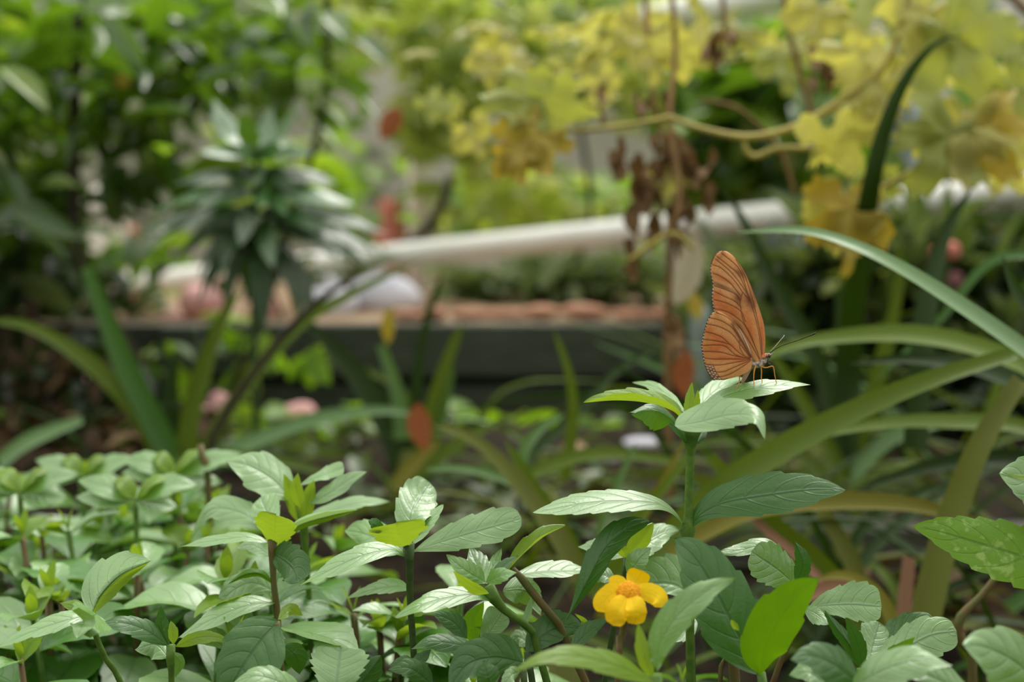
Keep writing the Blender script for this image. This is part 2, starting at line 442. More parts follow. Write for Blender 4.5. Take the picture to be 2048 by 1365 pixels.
# stones and slabs on the terrace
rs = random.Random(11)
def stone(label, px, py, d, rx, ry, rz_, mat, name='stone', z=None, cat='stone', group=None):
    c = at(px, py, d); r_ = np.array([rx, ry, rz_]) / F * d
    rr = np.random.RandomState(int(px * 3 + py)); V = []; f = []
    nu, nv = 10, 14; ks = rr.normal(size=(4, 3)); phs = rr.rand(4) * 6
    for i in range(nu + 1):
        th = math.pi * i / nu
        for j in range(nv):
            p = 2 * math.pi * j / nv
            n = np.array([math.sin(th) * math.cos(p), math.sin(th) * math.sin(p), math.cos(th)])
            q = 1 + .07 * sum(math.sin(2 * ks[m_].dot(n) + phs[m_]) for m_ in range(4))
            V.append(np.array(list(c)) + n * r_ * q)
    for i in range(nu):
        for j in range(nv):
            f.append((i * nv + j, i * nv + (j + 1) % nv, (i + 1) * nv + (j + 1) % nv, (i + 1) * nv + j))
    V = np.array(V)
    if z is not None: V[:, 2] += z - V[:, 2].min()
    o = mesh_obj(name, V, f, mat, origin=(V[:, 0].mean(), V[:, 1].mean(), V[:, 2].min()))
    return tag(o, label, cat, group)
lav = solid_mat('lavender_white_stone', (196, 196, 214), (222, 220, 226), rough=.6, scale=12)
pnk = solid_mat('pink_stone', (226, 176, 174), (206, 150, 146), rough=.7, scale=12)
ter = solid_mat('terracotta', (186, 138, 110), (150, 108, 86), rough=.8, scale=20)
stone('large lavender white stone on the terrace, the long one beside the pale post', 715, 520, 2.1, 66, 40, 60, lav, z=.25)
stone('lavender grey slab beyond the dark slanting stem on the terrace', 655, 610, 1.70, 62, 40, 40, lav, 'stone_slab', z=.25, cat='slab')
stone('wide lavender grey slab next to the dried yellow leaf on the terrace', 775, 596, 1.75, 74, 50, 44, lav, 'stone_slab', z=.25, cat='slab')
stone('round pink stone, biggest of the pink stones above the planks', 405, 625, 1.68, 48, 44, 42, pnk, z=.25)
stone('flattened pink stone touching the biggest pink one', 350, 650, 1.7, 34, 28, 14, pnk, z=.25)
stone('small round pink stone between two drooping leaves', 535, 620, 1.68, 22, 20, 36, pnk, z=.255)
stone('peach coloured stone standing high behind the sprig', 425, 592, 1.9, 22, 22, 30, pnk, z=.27)
for i, (x, wd) in enumerate(((815, 34), (870, 26), (945, 44), (1010, 50), (1085, 40), (1170, 48), (1270, 50), (1340, 42))):
    stone('terracotta lump in the row along the top plank, %s' % ['beside the lavender slab', 'small, by the thin dark stalk', 'broad one below the upright pale blade', 'longest of the row', 'middle sized and dull', 'dull red under the green haze', 'brightest orange end lump', 'half hidden behind the butterfly wing'][i], x, 632 - i * 2, 1.6, wd, 26, 11 + (i * 7) % 6, ter, 'terracotta_lump', z=.262, cat='stone', group='terracotta lumps along the planks')

# litter and stones at the foot of the wall
def near_ground(px, py, d): return at(px, py, d)
for i, (x, y, d, rx, rz_, mt, lb) in enumerate((
        (408, 815, 1.3, 36, 40, pnk, 'peach pink stone at the foot of the broad strap leaves'),
        (446, 785, 1.36, 34, 40, pnk, 'mauve pink stone just behind the peach one by the strap leaves'),
        (590, 808, 1.35, 46, 30, pnk, 'dull pink stone lying under the brown slanting stem'),
        (215, 745, 1.4, 36, 50, white, 'whitish grey stone beside the far strap leaf'),
        (176, 715, 1.42, 34, 60, pnk, 'tan stone above the whitish grey one'),
        (150, 645, 1.5, 34, 34, white, 'pale round stone high behind the strap leaf tips'),
        (1290, 880, 1.25, 46, 14, lav, 'lilac grey flat stone under the perch plant leaves'),
        (1210, 925, 1.2, 40, 16, lav, 'lilac grey stone beside a square yellowish one'),
        (1150, 920, 1.2, 34, 22, terr, 'yellowish blocky stone between thin blades'))):
    p_ = at(x, y, d)
    stone(lb, x, y, d, rx, rx * .8, rz_, mt, z=hs(p_.y) - .002)
# ------------------------------------------------------------------ herbs in the picture's near bed
def herb(label, stem, d0, leaves, smat='stem', name='leafy_herb', group=None, base_r=None):
    """stem: (px,py,dz mm,radius px) top to bottom; leaves: (mat, pts, va, vb, da, db, {options})"""
    pts = [at(x, y, d0 + dz / 1000) for x, y, dz, r in stem]; rad = [r / F * d0 for *_, r in stem]
    low = pts[-1]; g = hs(low.y)
    if low.z - g > .004:
        dr = (pts[-1] - pts[-2]).normalized(); h = low.z - g
        root = Vector((low.x + max(-.5, min(.5, dr.x)) * h * .8, low.y + .004, g - .004))
        pts += [low + Vector((dr.x * h * .3, .001, -h * .35)), root]; rad += [rad[-1]] * 2
    root = pts[-1]
    e_ = empty(name, (root.x, root.y, root.z + .004), label, 'plant', group)
    tube('stem', pts[::-1], rad[::-1], M[smat], e_, n=max(16, 6 * len(pts)))
    for lf in leaves:
        mat, p, va, vb, da, db = lf[:6]; op = dict(lf[6]) if len(lf) > 6 else {}
        lb = op.pop('label', None); nm = op.pop('name', 'leaf')
        o = leaf(nm, p, va, vb, da, db, M[mat], e_, d0, **op)
        if lb: o['label'] = lb
    return e_

# --- the tall plant the butterfly sits on
D1 = .478
perch = herb('tallest upright herb whose top leaves carry the orange butterfly', [
        (1383, 838, 0, 12), (1381, 856, 0, 23), (1380, 874, 0, 19), (1381, 896, 0, 10), (1379, 960, 0, 9), (1377, 1040, 0, 10),
        (1374, 1062, 0, 17), (1376, 1085, 0, 10), (1379, 1200, 3, 9), (1381, 1360, 5, 9)], D1, [
    ('young', [(1370, 846), (1343, 820), (1290, 804), (1230, 800), (1167, 806)], 26, -15, 34, -20, dict(a=.8, b=.55, teeth=5, label='leaf with its bright yellow green underside showing')),
    ('pale', [(1376, 832, 4), (1345, 795, 22), (1300, 770, 42), (1264, 765, 55)], 10, 14, 40, -40, dict(a=.9, b=.6, teeth=5)),
    ('dark', [(1372, 886, -2), (1356, 862, -6), (1340, 838, -10), (1308, 818, -14), (1257, 826, -18)], 10, 14, 26, -20, dict(a=1.1, b=.7, teeth=5)),
    ('glow', [(1345, 840, -16), (1318, 824, -18), (1288, 822, -20), (1262, 829, -20)], 2, 40, 8, -10, dict(a=.6, b=.6, teeth=5, label='hanging half of a curled leaf lit from above')),  # separate piece, backlight of the hanging half put into its colour
    ('pale', [(1392, 830, 6), (1415, 795, 22), (1450, 768, 36), (1488, 757, 48)], 18, 16, 44, -20, dict(a=.9, b=.7, teeth=5)),
    ('pale', [(1390, 838, 0), (1412, 815, -2), (1455, 790, -4), (1520, 774, -4), (1585, 768, -2), (1622, 770, 0)], 13, 18, 34, -30, dict(a=.9, b=.75, teeth=6, quilt=.02, wav=.02, label='perch leaf under the butterfly')),
    ('pale', [(1350, 852, -22), (1400, 842, -26), (1460, 828, -32), (1512, 834, -40), (1530, 880, -46)], 30, 24, 50, -30, dict(a=.55, b=.5, teeth=6, quilt=.03)),
    ('young', [(1381, 850, -4), (1379, 815, -5), (1384, 765, -3)], 11, 11, 6, 6, dict(a=.7, b=.6, teeth=4, name='leaf_bud')),
    ('young', [(1386, 850, 2), (1393, 815, 3), (1396, 780, 3)], 9, 9, -5, 5, dict(a=.7, b=.6, teeth=4, name='leaf_bud')),
    ('dark', [(1390, 890, 4), (1405, 870, 8), (1409, 848, 14)], 7, 10, 8, 8, dict(a=.8, b=.6, teeth=2)),
    ('pale', [(1374, 1066, 0), (1352, 1030, -2), (1318, 1008, -4), (1260, 1001, -6), (1170, 1005, -8), (1065, 1026, -10)], 17, 20, 52, -46, dict(a=1.5, b=.62, teeth=9, quilt=.02, wav=.02)),
    ('dark', [(1376, 1064, 0), (1400, 1030, -2), (1450, 1004, -4), (1540, 988, -6), (1630, 978, -8), (1692, 981, -10)], 40, 40, 36, -26, dict(a=1.15, b=.62, teeth=6, quilt=.02, wav=.02)),
    ], 'stem')

# --- herb with the big leaf left and right, beside the centre
herb('sharp herb with a wide pale leaf each side and a bright cupped top leaf', [
        (817, 1088, 0, 13), (819, 1112, 0, 9), (820, 1200, 2, 7), (827, 1300, 4, 7)], .482, [
    ('young', [(812, 1098, 0), (800, 1068, -10), (793, 1046, -16)], 60, 62, -4, -4, dict(a=1.2, b=.28, teeth=5, label='bright cupped young leaf')),
    ('dark', [(760, 1064, -12), (748, 1050, -14), (737, 1042, -12)], 14, 10, 4, 4, dict(a=.6, b=.5, teeth=3)),
    ('pale', [(818, 1080, 8), (822, 1030, 14), (842, 990, 24), (860, 966, 30)], 46, 44, 14, -20, dict(a=.8, b=.45, teeth=6, quilt=.10)),
    ('pale', [(824, 1092, 6), (856, 1045, 12), (887, 1010, 18)], 14, 14, 20, -14, dict(a=.9, b=.5, teeth=5)),
    ('pale', [(825, 1104, 0), (862, 1090, 0), (930, 1068, 0), (1000, 1048, 0), (1043, 1036, 0)], 34, 34, 30, -24, dict(a=1.0, b=.45, teeth=5, quilt=.03)),
    ('pale', [(812, 1114, 0), (780, 1100, -2), (720, 1112, -8), (655, 1142, -12), (597, 1173, -14)], 18, 16, 36, -34, dict(a=1.0, b=.9, teeth=4, quilt=.02)),
    ('pale', [(806, 1098, 15), (760, 1078, 30), (720, 1065, 42), (690, 1062, 50)], 27, 30, 60, -50, dict(a=.8, b=.5, teeth=4)),
    ('young', [(828, 1235, 3), (850, 1215, 6), (880, 1205, 8)], 10, 8, 20, -20, {}),
    ('pale', [(822, 1180, 6), (790, 1172, 14), (740, 1180, 20), (692, 1198, 24)], 12, 10, 30, -30, {}),
    ], 'stem_dark')

# --- star shaped herb with a leaning stem
herb('herb with a pale star of small crinkled leaves on a leaning stem', [
        (975, 1172, 0, 14), (990, 1200, 0, 12), (1010, 1222, 1, 8), (1058, 1258, 4, 8), (1075, 1300, 8, 8)], .472, [
    ('pale', [(974, 1168, 0), (955, 1132, 8), (938, 1096, 16)], 26, 24, 20, -18, dict(teeth=5, quilt=.09)),
    ('pale', [(972, 1160, 2), (988, 1128, 8), (1003, 1098, 12)], 12, 14, 14, -14, dict(teeth=4, quilt=.08)),
    ('pale', [(972, 1166, -3), (930, 1140, -8), (893, 1110, -10)], 20, 18, 20, -16, dict(teeth=5, quilt=.07)),
    ('young', [(978, 1188, -4), (945, 1172, -12), (905, 1142, -18)], 9, 17, -6, 10, dict(teeth=4, label='yellow green leaf underside')),
    ('pale', [(972, 1166, -6), (1000, 1152, -14), (1034, 1146, -20)], 14, 12, 26, -22, dict(teeth=4, quilt=.08)),
    ('dark', [(980, 1160, -2), (1008, 1132, 0), (1036, 1112, 2)], 11, 9, 10, -10, dict(teeth=4)),
    ('pale', [(992, 1208, 0), (950, 1190, -4), (890, 1196, -10), (830, 1214, -16), (790, 1236, -18)], 14, 16, 34, -34, dict(a=1.2, b=.6, teeth=4, quilt=.02)),
    ('pale', [(1006, 1182, 14), (1045, 1180, 22), (1070, 1200, 28), (1082, 1232, 26)], 26, 30, 34, -18, dict(a=.7, b=.6, teeth=4)),
    ('pale', [(1040, 1262, 4), (1055, 1230, 6), (1062, 1195, 8)], 8, 8, 6, -6, dict(name='leaf_bud')),
    ], 'stem')

herb('herb with one upswept leaf whose underside glows green and a bare brown stem', [
        (1026, 1138, 4, 5), (1032, 1142, 4, 8), (1068, 1190, 4, 8), (1106, 1236, 4, 8), (1130, 1275, 6, 8)], .478, [
    ('young', [(1012, 1146, 4), (1042, 1112, 2), (1086, 1074, 0), (1131, 1052, -2)], 20, -4, 24, -16, dict(a=.9, b=.6, teeth=4, label='upswept leaf with glowing underside')),
    ('pale', [(1014, 1142, 5), (1040, 1103, 6), (1084, 1064, 7), (1131, 1050, 7)], 10, 8, 18, -6, dict(a=.9, b=.6, teeth=4)),
    ('pale', [(1032, 1150, 6), (1090, 1142, 10), (1150, 1141, 14), (1185, 1144, 16)], 15, 10, 40, -34, dict(a=.8, b=.6, teeth=4, quilt=.02)),
    ], 'stem_brown')

herb('herb with a dark down-curved leaf arching over bright yellow green young leaves', [
        (1256, 1112, 8, 9), (1250, 1150, 8, 7), (1232, 1230, 8, 6), (1215, 1330, 8, 6)], .480, [
    ('dark', [(1133, 1240, -16), (1152, 1205, -16), (1176, 1158, -16), (1208, 1100, -14), (1250, 1060, -10), (1300, 1043, -4)], 27, 28, 16, 10, dict(a=1.3, b=.5, teeth=4, quilt=.02, label='dark curved leaf')),
    ('young', [(1252, 1116, 4), (1278, 1086, 2), (1308, 1046, 0)], 20, 20, 5, 5, dict(teeth=3)),
    ('young', [(1252, 1116, 0), (1245, 1100, -2), (1234, 1088, -2)], 10, 12, 5, 5, dict(teeth=3)),
    ('pale', [(1262, 1112, 12), (1300, 1082, 22), (1335, 1064, 30), (1360, 1062, 34)], 28, 24, 34, -26, dict(teeth=5)),
    ('pale', [(1250, 1114, 14), (1205, 1096, 24), (1155, 1094, 32)], 16, 18, 30, -24, dict(teeth=6, quilt=.07)),
    ('pale', [(1256, 1150, -8), (1276, 1120, -10), (1302, 1096, -8)], 20, 20, 12, -12, dict(teeth=4, quilt=.09)),
    ('pale', [(1232, 1166, -6), (1205, 1150, -4), (1172, 1160, 2)], 16, 14, 22, -20, dict(teeth=4, quilt=.07)),
    ], 'stem_dark')

herb('big dark green ribbed leaf herb in front of the perch stem', [
        (1522, 1346, -18, 9), (1530, 1400, -18, 9)], .465, [
    ('dark', [(1520, 1350, -18), (1478, 1272, -18), (1436, 1190, -16), (1390, 1116, -12), (1348, 1078, -6)], 66, 66, 22, -20, dict(a=.8, b=.55, teeth=5, quilt=.07, label='large dark ribbed leaf')),
    ('glow', [(1522, 1350, -24), (1528, 1300, -30), (1560, 1236, -34), (1598, 1188, -36), (1637, 1157, -38)], 56, 48, -6, 8, dict(a=.9, b=.62, teeth=3, quilt=.02, label='glossy yellow green leaf seen from below')),
    ('young', [(1478, 1262, -30), (1468, 1250, -31), (1462, 1240, -32)], 6, 6, 3, 3, dict(nu=15, teeth=2)),
    ], 'young' if False else 'stem')

herb('pale broad leaf herb tucked behind the big ribbed leaf', [
        (1382, 1190, 30, 6), (1384, 1250, 30, 6)], .478, [
    ('pale', [(1388, 1196, 26), (1350, 1170, 26), (1300, 1168, 26), (1270, 1190, 24)], 60, 22, 40, -20, dict(a=.6, b=.6, teeth=4)),
    ('pale', [(1396, 1240, 30), (1360, 1262, 24), (1322, 1268, 20)], 18, 20, 40, -30, {}),
    ], 'stem_dark')

herb('blurred near herb with a pale twisted upright leaf and a long arched one', [
        (1306, 1352, -66, 16), (1312, 1400, -66, 12)], .478, [
    ('pale', [(1314, 1344, -66), (1318, 1290, -66), (1352, 1232, -66), (1412, 1182, -64), (1474, 1155, -60)], 26, 28, 10, -10, dict(a=.9, b=.8, teeth=4, wav=.08, label='pale twisted leaf')),
    ('young', [(1306, 1362, -66), (1288, 1310, -66), (1276, 1246, -64)], 14, 14, 5, 5, dict(teeth=3)),
    ('young', [(1306, 1366, -70), (1235, 1332, -80), (1150, 1312, -86), (1080, 1318, -90), (1028, 1344, -92)], 14, 16, 30, -24, dict(a=.8, b=.6, teeth=4, label='long arched leaf')),
    ], 'stem')

herb('herb with rounded pale toothed leaves behind the glowing leaf', [
        (1592, 1180, 10, 7), (1600, 1230, 8, 6), (1572, 1300, 8, 6), (1546, 1366, 8, 6)], .475, [
    ('pale', [(1590, 1170, 10), (1556, 1140, 8), (1518, 1114, 6), (1503, 1104, 6)], 44, 44, 20, -16, dict(a=.7, b=.42, teeth=6, quilt=.05)),
    ('dark', [(1592, 1168, 6), (1606, 1128, 4), (1590, 1084, 4)], 20, 16, 8, 8, dict(teeth=5, quilt=.08)),
    ('pale', [(1566, 1104, 14), (1530, 1090, 12), (1480, 1100, 12), (1432, 1108, 12)], 12, 14, 26, -20, dict(teeth=4)),
    ('pale', [(1616, 1216, 2), (1660, 1210, 2), (1710, 1208, 2), (1763, 1213, 2)], 44, 34, 26, -20, dict(a=.95, b=.32, teeth=6, quilt=.03, label='rounded pale leaf')),
    ('pale', [(1608, 1218, 0), (1634, 1232, -4), (1658, 1250, -8)], 15, 18, 14, -12, dict(teeth=4)),
    ], 'stem_red')

herb('herb of upright folded young leaves with one broad grey green leaf reaching outward', [
        (1722, 1338, 0, 9), (1722, 1400, 0, 9)], .470, [
    ('dark', [(1722, 1338, -4), (1698, 1290, -4), (1668, 1250, -3), (1648, 1220, -2)], 14, 14, 8, 8, dict(teeth=6, quilt=.07)),
    ('dark', [(1724, 1336, -6), (1714, 1285, -7), (1690, 1234, -6)], 16, 14, -8, 8, dict(teeth=6, quilt=.1)),
    ('pale', [(1738, 1330, 6), (1745, 1290, 12), (1758, 1245, 18)], 32, 30, 14, -14, dict(a=.9, b=.4, teeth=5)),
    ('dark', [(1740, 1336, 10), (1790, 1290, 18), (1850, 1240, 24), (1866, 1236, 24)], 40, 30, 26, -16, dict(a=.9, b=.5, teeth=5)),
    ('pale', [(1738, 1342, 2), (1800, 1302, 4), (1860, 1270, 6), (1913, 1262, 6)], 34, 44, 30, -24, dict(a=.8, b=.36, teeth=5, quilt=.03, label='broad grey green leaf')),
    ('glow', [(1734, 1340, -8), (1780, 1314, -12), (1830, 1275, -14)], 15, 22, 5, -5, dict(teeth=3)),
    ], 'stem')

herb('very blurred dull green herb low in front of the upright folded leaves', [
        (1710, 1380, -62, 10), (1712, 1420, -62, 10)], .470, [
    ('dark', [(1722, 1372, -60), (1670, 1330, -64), (1622, 1312, -66), (1580, 1320, -68)], 28, 36, 30, -26, dict(teeth=4)),
    ('pale', [(1700, 1376, -62), (1770, 1336, -66), (1840, 1318, -68), (1906, 1332, -70)], 20, 30, 34, -30, dict(teeth=4)),
    ('pale', [(1660, 1380, -50), (1620, 1346, -50), (1578, 1352, -48)], 16, 18, 24, -20, dict(teeth=4)),
    ], 'stem')

herb('herb with big softly blurred leaves in the bottom corner under the large mottled leaf', [
        (2090, 1400, -60, 10), (2100, 1440, -60, 10)], .470, [
    ('pale', [(2110, 1400, -60), (2040, 1330, -66), (1975, 1296, -70), (1926, 1290, -72)], 48, 62, 40, -30, dict(a=.8, b=.5, teeth=4)),
    ('pale', [(1960, 1420, -60), (1900, 1372, -62), (1850, 1350, -64), (1806, 1356, -64)], 26, 26, 34, -30, dict(teeth=4)),
    ], 'stem')

herb('herb off the picture edge whose large mottled yellow green leaf reaches into view', [
        (2200, 1010, -14, 9), (2200, 1200, -14, 8), (2210, 1400, -14, 8)], .478, [
    ('mottled', [(2195, 1170, -14), (2120, 1142, -14), (2040, 1112, -12), (1955, 1086, -8), (1880, 1064, -4), (1825, 1053, 0)], 60, 62, 30, -20, dict(a=.8, b=.62, teeth=9, quilt=.02, label='large mottled leaf')),
    ('pale', [(2190, 1010, -12), (2110, 985, -12), (2045, 962, -10), (1998, 948, -8)], 70, 50, 30, -24, dict(a=.8, b=.5, teeth=7, quilt=.03)),
    ('young', [(2150, 985, -24), (2080, 962, -24), (2012, 950, -22)], 10, 12, 10, -10, dict(teeth=3)),
    ('pale', [(2200, 1090, -14), (2150, 1080, -14), (2100, 1050, -14)], 30, 30, 26, -26, {}),
    ], 'stem')

# --- left bed
herb('herb with a folded pale leaf lit yellow green along its lower half', [
        (182, 1226, 0, 10), (188, 1262, 0, 6), (212, 1320, 2, 6), (242, 1368, 4, 6)], .470, [
    ('pale', [(183, 1228, 0), (200, 1190, 4), (240, 1150, 10), (302, 1122, 16)], 56, 6, 60, 10, dict(a=.6, b=.7, teeth=4, quilt=.03)),
    ('young', [(184, 1228, -1), (206, 1190, 3), (246, 1150, 9), (300, 1124, 15)], 1, 20, 0, 20, dict(a=.8, b=.8, teeth=3, label='yellow green lower half')),  # second blade carrying the backlight of the lower half as colour
    ('pale', [(186, 1234, -2), (140, 1238, -8), (60, 1264, -14), (-6, 1296, -18)], 14, 14, 34, -34, dict(a=.9, b=.7, teeth=5)),
    ('pale', [(192, 1228, -8), (178, 1234, -20), (164, 1252, -28), (154, 1278, -32)], 48, 44, 12, -6, dict(a=.45, b=.55, teeth=7, quilt=.03)),
    ('young', [(176, 1232, 4), (150, 1214, 10), (120, 1207, 14)], 12, 14, 14, -10, dict(teeth=3)),
    ], 'stem')

herb('herb with a narrow upright dark leaf folded round a yellow bud', [
        (342, 1290, 0, 9), (341, 1310, 0, 11), (341, 1330, 0, 7), (343, 1370, 2, 6)], .470, [
    ('dark', [(338, 1292, 0), (323, 1252, 0), (322, 1212, 0)], 15, 14, 6, 6, dict(teeth=3)),
    ('young', [(346, 1290, -2), (345, 1262, -2), (341, 1242, -1)], 11, 11, 4, 4, dict(name='leaf_bud', teeth=3)),
    ('dark', [(336, 1292, 0), (295, 1262, -4), (245, 1246, -8), (196, 1250, -10)], 14, 18, 26, -26, dict(teeth=6, quilt=.02)),
    ('young', [(350, 1294, -2), (390, 1276, -6), (430, 1274, -8), (466, 1288, -8)], 11, 14, 6, -10, dict(teeth=3)),
    ('pale', [(336, 1316, 6), (310, 1290, 10), (270, 1300, 14)], 20, 30, 26, -16, dict(teeth=3)),
    ('pale', [(344, 1304, 6), (360, 1325, 8), (350, 1356, 8)], 9, 12, 8, -6, dict(teeth=3)),
    ], 'stem')

herb('herb with a small glowing heart shaped leaf at the top and thin leaves spread sideways', [
        (545, 1078, 0, 10), (545, 1100, 0, 9), (547, 1160, 0, 6), (551, 1200, 0, 7), (556, 1250, 2, 7)], .505, [
    ('young', [(545, 1088, 0), (549, 1062, -6), (552, 1030, -12)], 44, 44, 5, 5, dict(a=.75, b=.3, teeth=5, label='small glowing heart shaped leaf')),
    ('pale', [(538, 1086, 0), (490, 1074, 0), (420, 1082, 0), (358, 1095, 0)], 8, 9, 26, -26, dict(teeth=4)),
    ('young', [(552, 1082, 0), (600, 1050, 0), (660, 1032, 0), (718, 1020, 0)], 8, 12, 26, 6, dict(teeth=3)),
    ('pale', [(552, 1080, 2), (600, 1046, 4), (660, 1028, 4), (716, 1018, 4)], 7, 4, 22, -10, dict(teeth=3)),
    ('pale', [(548, 1062, 12), (535, 1030, 24), (520, 996, 34)], 34, 32, 24, -18, dict(a=.8, b=.4, teeth=6, quilt=.1)),
    ('pale', [(536, 1062, 25), (480, 1024, 34), (420, 1020, 40), (382, 1076, 42)], 24, 26, 36, -26, dict(teeth=3)),
    ('dark', [(546, 1108, 0), (570, 1122, -10), (588, 1140, -18), (596, 1166, -22)], 42, 34, 6, -4, dict(a=.6, b=.4, teeth=6, quilt=.06, label='dark toothed drooping leaf')),
    ('glow', [(545, 1168, 0), (520, 1148, -2), (488, 1150, -4), (454, 1170, -6)], 7, 9, 14, 4, dict(teeth=3)),
    ('pale', [(541, 1112, 8), (506, 1090, 14), (472, 1096, 18)], 12, 14, 20, -18, dict(teeth=3)),
    ('pale', [(552, 1206, 0), (490, 1212, -6), (420, 1240, -12), (354, 1278, -16)], 17, 16, 34, -30, dict(teeth=4, quilt=.02)),
    ('pale', [(548, 1184, 6), (505, 1166, 6), (465, 1182, 6), (428, 1220, 6)], 28, 28, 26, -20, dict(teeth=4, quilt=.08)),
    ], 'stem_brown')

herb('blurred herb with one large white sheened oval leaf held up behind the glowing heart leaf', [
        (604, 1010, 0, 12), (608, 1060, 0, 9), (614, 1140, 2, 6), (620, 1220, 4, 6)], .545, [
    ('pale', [(584, 1000, 2), (548, 960, 4), (500, 932, 6), (456, 922, 8)], 34, 38, 44, -40, dict(a=.75, b=.5, teeth=3, quilt=.02, label='large white sheened oval leaf')),
    ('young', [(604, 1050, 0), (586, 1000, 0), (568, 948, 0)], 18, 18, 5, 5, dict(teeth=3)),
    ('young', [(606, 1050, -4), (616, 1000, -4), (628, 960, -4)], 18, 16, 5, 5, dict(teeth=3)),
    ('young', [(604, 1020, -8), (592, 980, -10), (596, 946, -10)], 14, 14, 5, 5, dict(name='leaf_bud', teeth=3)),
    ('pale', [(598, 972, 0), (635, 955, 0), (664, 944, 2), (688, 936, 2)], 15, 12, 20, -20, dict(a=1, b=.25, teeth=3)),
    ('pale', [(620, 1008, -4), (664, 982, -6), (704, 956, -8), (735, 944, -8)], 17, 17, 22, -20, dict(teeth=3)),
    ('pale', [(590, 1066, 4), (640, 1032, 6), (710, 1006, 8), (780, 1004, 8)], 14, 14, 36, -30, dict(teeth=4)),
    ], 'stem')

herb('grey green herb with a broad long-veined leaf drooping to the picture bottom', [
        (552, 1246, -8, 8), (560, 1300, -6, 7), (562, 1380, -6, 7)], .470, [
    ('dark', [(556, 1244, -8), (522, 1282, -14), (482, 1340, -20), (440, 1420, -24)], 62, 66, 16, -10, dict(a=.7, b=.6, teeth=4, quilt=.07, label='broad drooping leaf')),
    ('dark', [(566, 1290, 4), (592, 1312, 6), (600, 1350, 8)], 22, 24, 10, -10, dict(teeth=3)),
    ('young', [(556, 1240, 0), (580, 1220, 4), (606, 1232, 8)], 12, 12, 10, -10, dict(teeth=3)),
    ], 'stem_brown')

herb('low herb whose rounded pale toothed leaf with a dark midrib faces the viewer', [
        (672, 1402, -10, 8), (674, 1460, -10, 8)], .462, [
    ('pale', [(670, 1404, -10), (674, 1360, -8), (682, 1294, 0)], 62, 60, 10, 10, dict(a=.9, b=.3, teeth=7, quilt=.04, label='rounded pale toothed leaf')),
    ('dark', [(690, 1400, 4), (726, 1360, 6), (762, 1312, 8)], 26, 30, 10, 10, dict(a=.9, b=.5, teeth=5)),
    ('pale', [(606, 1392, -12), (560, 1364, -16), (510, 1352, -18), (464, 1368, -18)], 16, 24, 30, -30, dict(teeth=5)),
    ], 'stem')

herb('shaded herb fanning out a dark leaf, a bright leaf and a striped grey one', [
        (956, 1292, 0, 7), (962, 1360, 2, 7)], .484, [
    ('dark', [(934, 1278, -2), (908, 1246, -2), (864, 1226, -2)], 18, 18, 14, -10, dict(teeth=3)),
    ('glow', [(950, 1292, 0), (944, 1248, 0), (968, 1204, 0)], 20, 20, 5, 5, dict(teeth=3)),
    ('pale', [(962, 1290, 2), (984, 1256, 4), (1004, 1224, 6)], 30, 26, 12, -8, dict(a=.9, b=.3, teeth=2, quilt=.02)),
    ('dark', [(964, 1300, -8), (905, 1288, -14), (860, 1284, -16), (820, 1300, -18)], 12, 18, 26, -16, dict(teeth=3)),
    ], 'stem_dark')

herb('herb with a dark speckled rounded leaf with a light rim near the bottom edge', [
        (1046, 1326, -16, 7), (1050, 1400, -16, 7)], .474, [
    ('dark', [(1046, 1326, -16), (990, 1316, -20), (935, 1330, -24), (900, 1376, -26)], 44, 34, 22, -16, dict(a=.6, b=.5, teeth=4, quilt=.09, label='dark speckled rounded leaf')),
    ('dark', [(982, 1376, -34), (974, 1350, -34), (966, 1322, -32)], 24, 22, 6, 6, dict(teeth=3)),
    ('pale', [(1040, 1345, -20), (1022, 1352, -24), (1002, 1380, -26)], 14, 14, 10, -10, {}),
    ], 'stem_dark')

herb('herb with a broad dark leaf whose back rim is pale, between the brown stems', [
        (1054, 1304, 0, 7), (1070, 1400, 0, 7)], .480, [
    ('dark', [(1052, 1304, 0), (1085, 1272, 2), (1125, 1254, 4), (1166, 1260, 6)], 34, 26, 20, -14, dict(a=.8, b=.5, teeth=3)),
    ('pale', [(1074, 1260, 12), (1110, 1240, 14), (1160, 1250, 14)], 14, 6, 16, -6, dict(teeth=3)),
    ('dark', [(1142, 1302, -2), (1172, 1268, 0), (1216, 1238, 2)], 18, 14, 12, -6, dict(teeth=3)),
    ('young', [(1146, 1300, 8), (1170, 1250, 12), (1150, 1228, 14)], 10, 10, 8, -8, dict(teeth=3)),
    ('pale', [(1060, 1290, 10), (1035, 1275, 14), (1020, 1300, 14)], 14, 16, 14, -14, {}),
    ], 'stem_dark')

herb('low dark herb beside the dark stem with a small slate grey curled leaf', [
        (850, 1330, -4, 6), (862, 1400, -4, 6)], .470, [
    ('dark', [(866, 1372, -6), (822, 1338, -10), (776, 1340, -12)], 20, 20, 20, -14, dict(teeth=4)),
    ('dark', [(822, 1326, 0), (842, 1318, 0), (862, 1300, 0)], 12, 12, 6, -6, dict(teeth=2)),
    ('dark', [(826, 1320, 2), (804, 1322, 6), (778, 1334, 8)], 8, 10, 14, -14, {}),
    ], 'stem_dark')

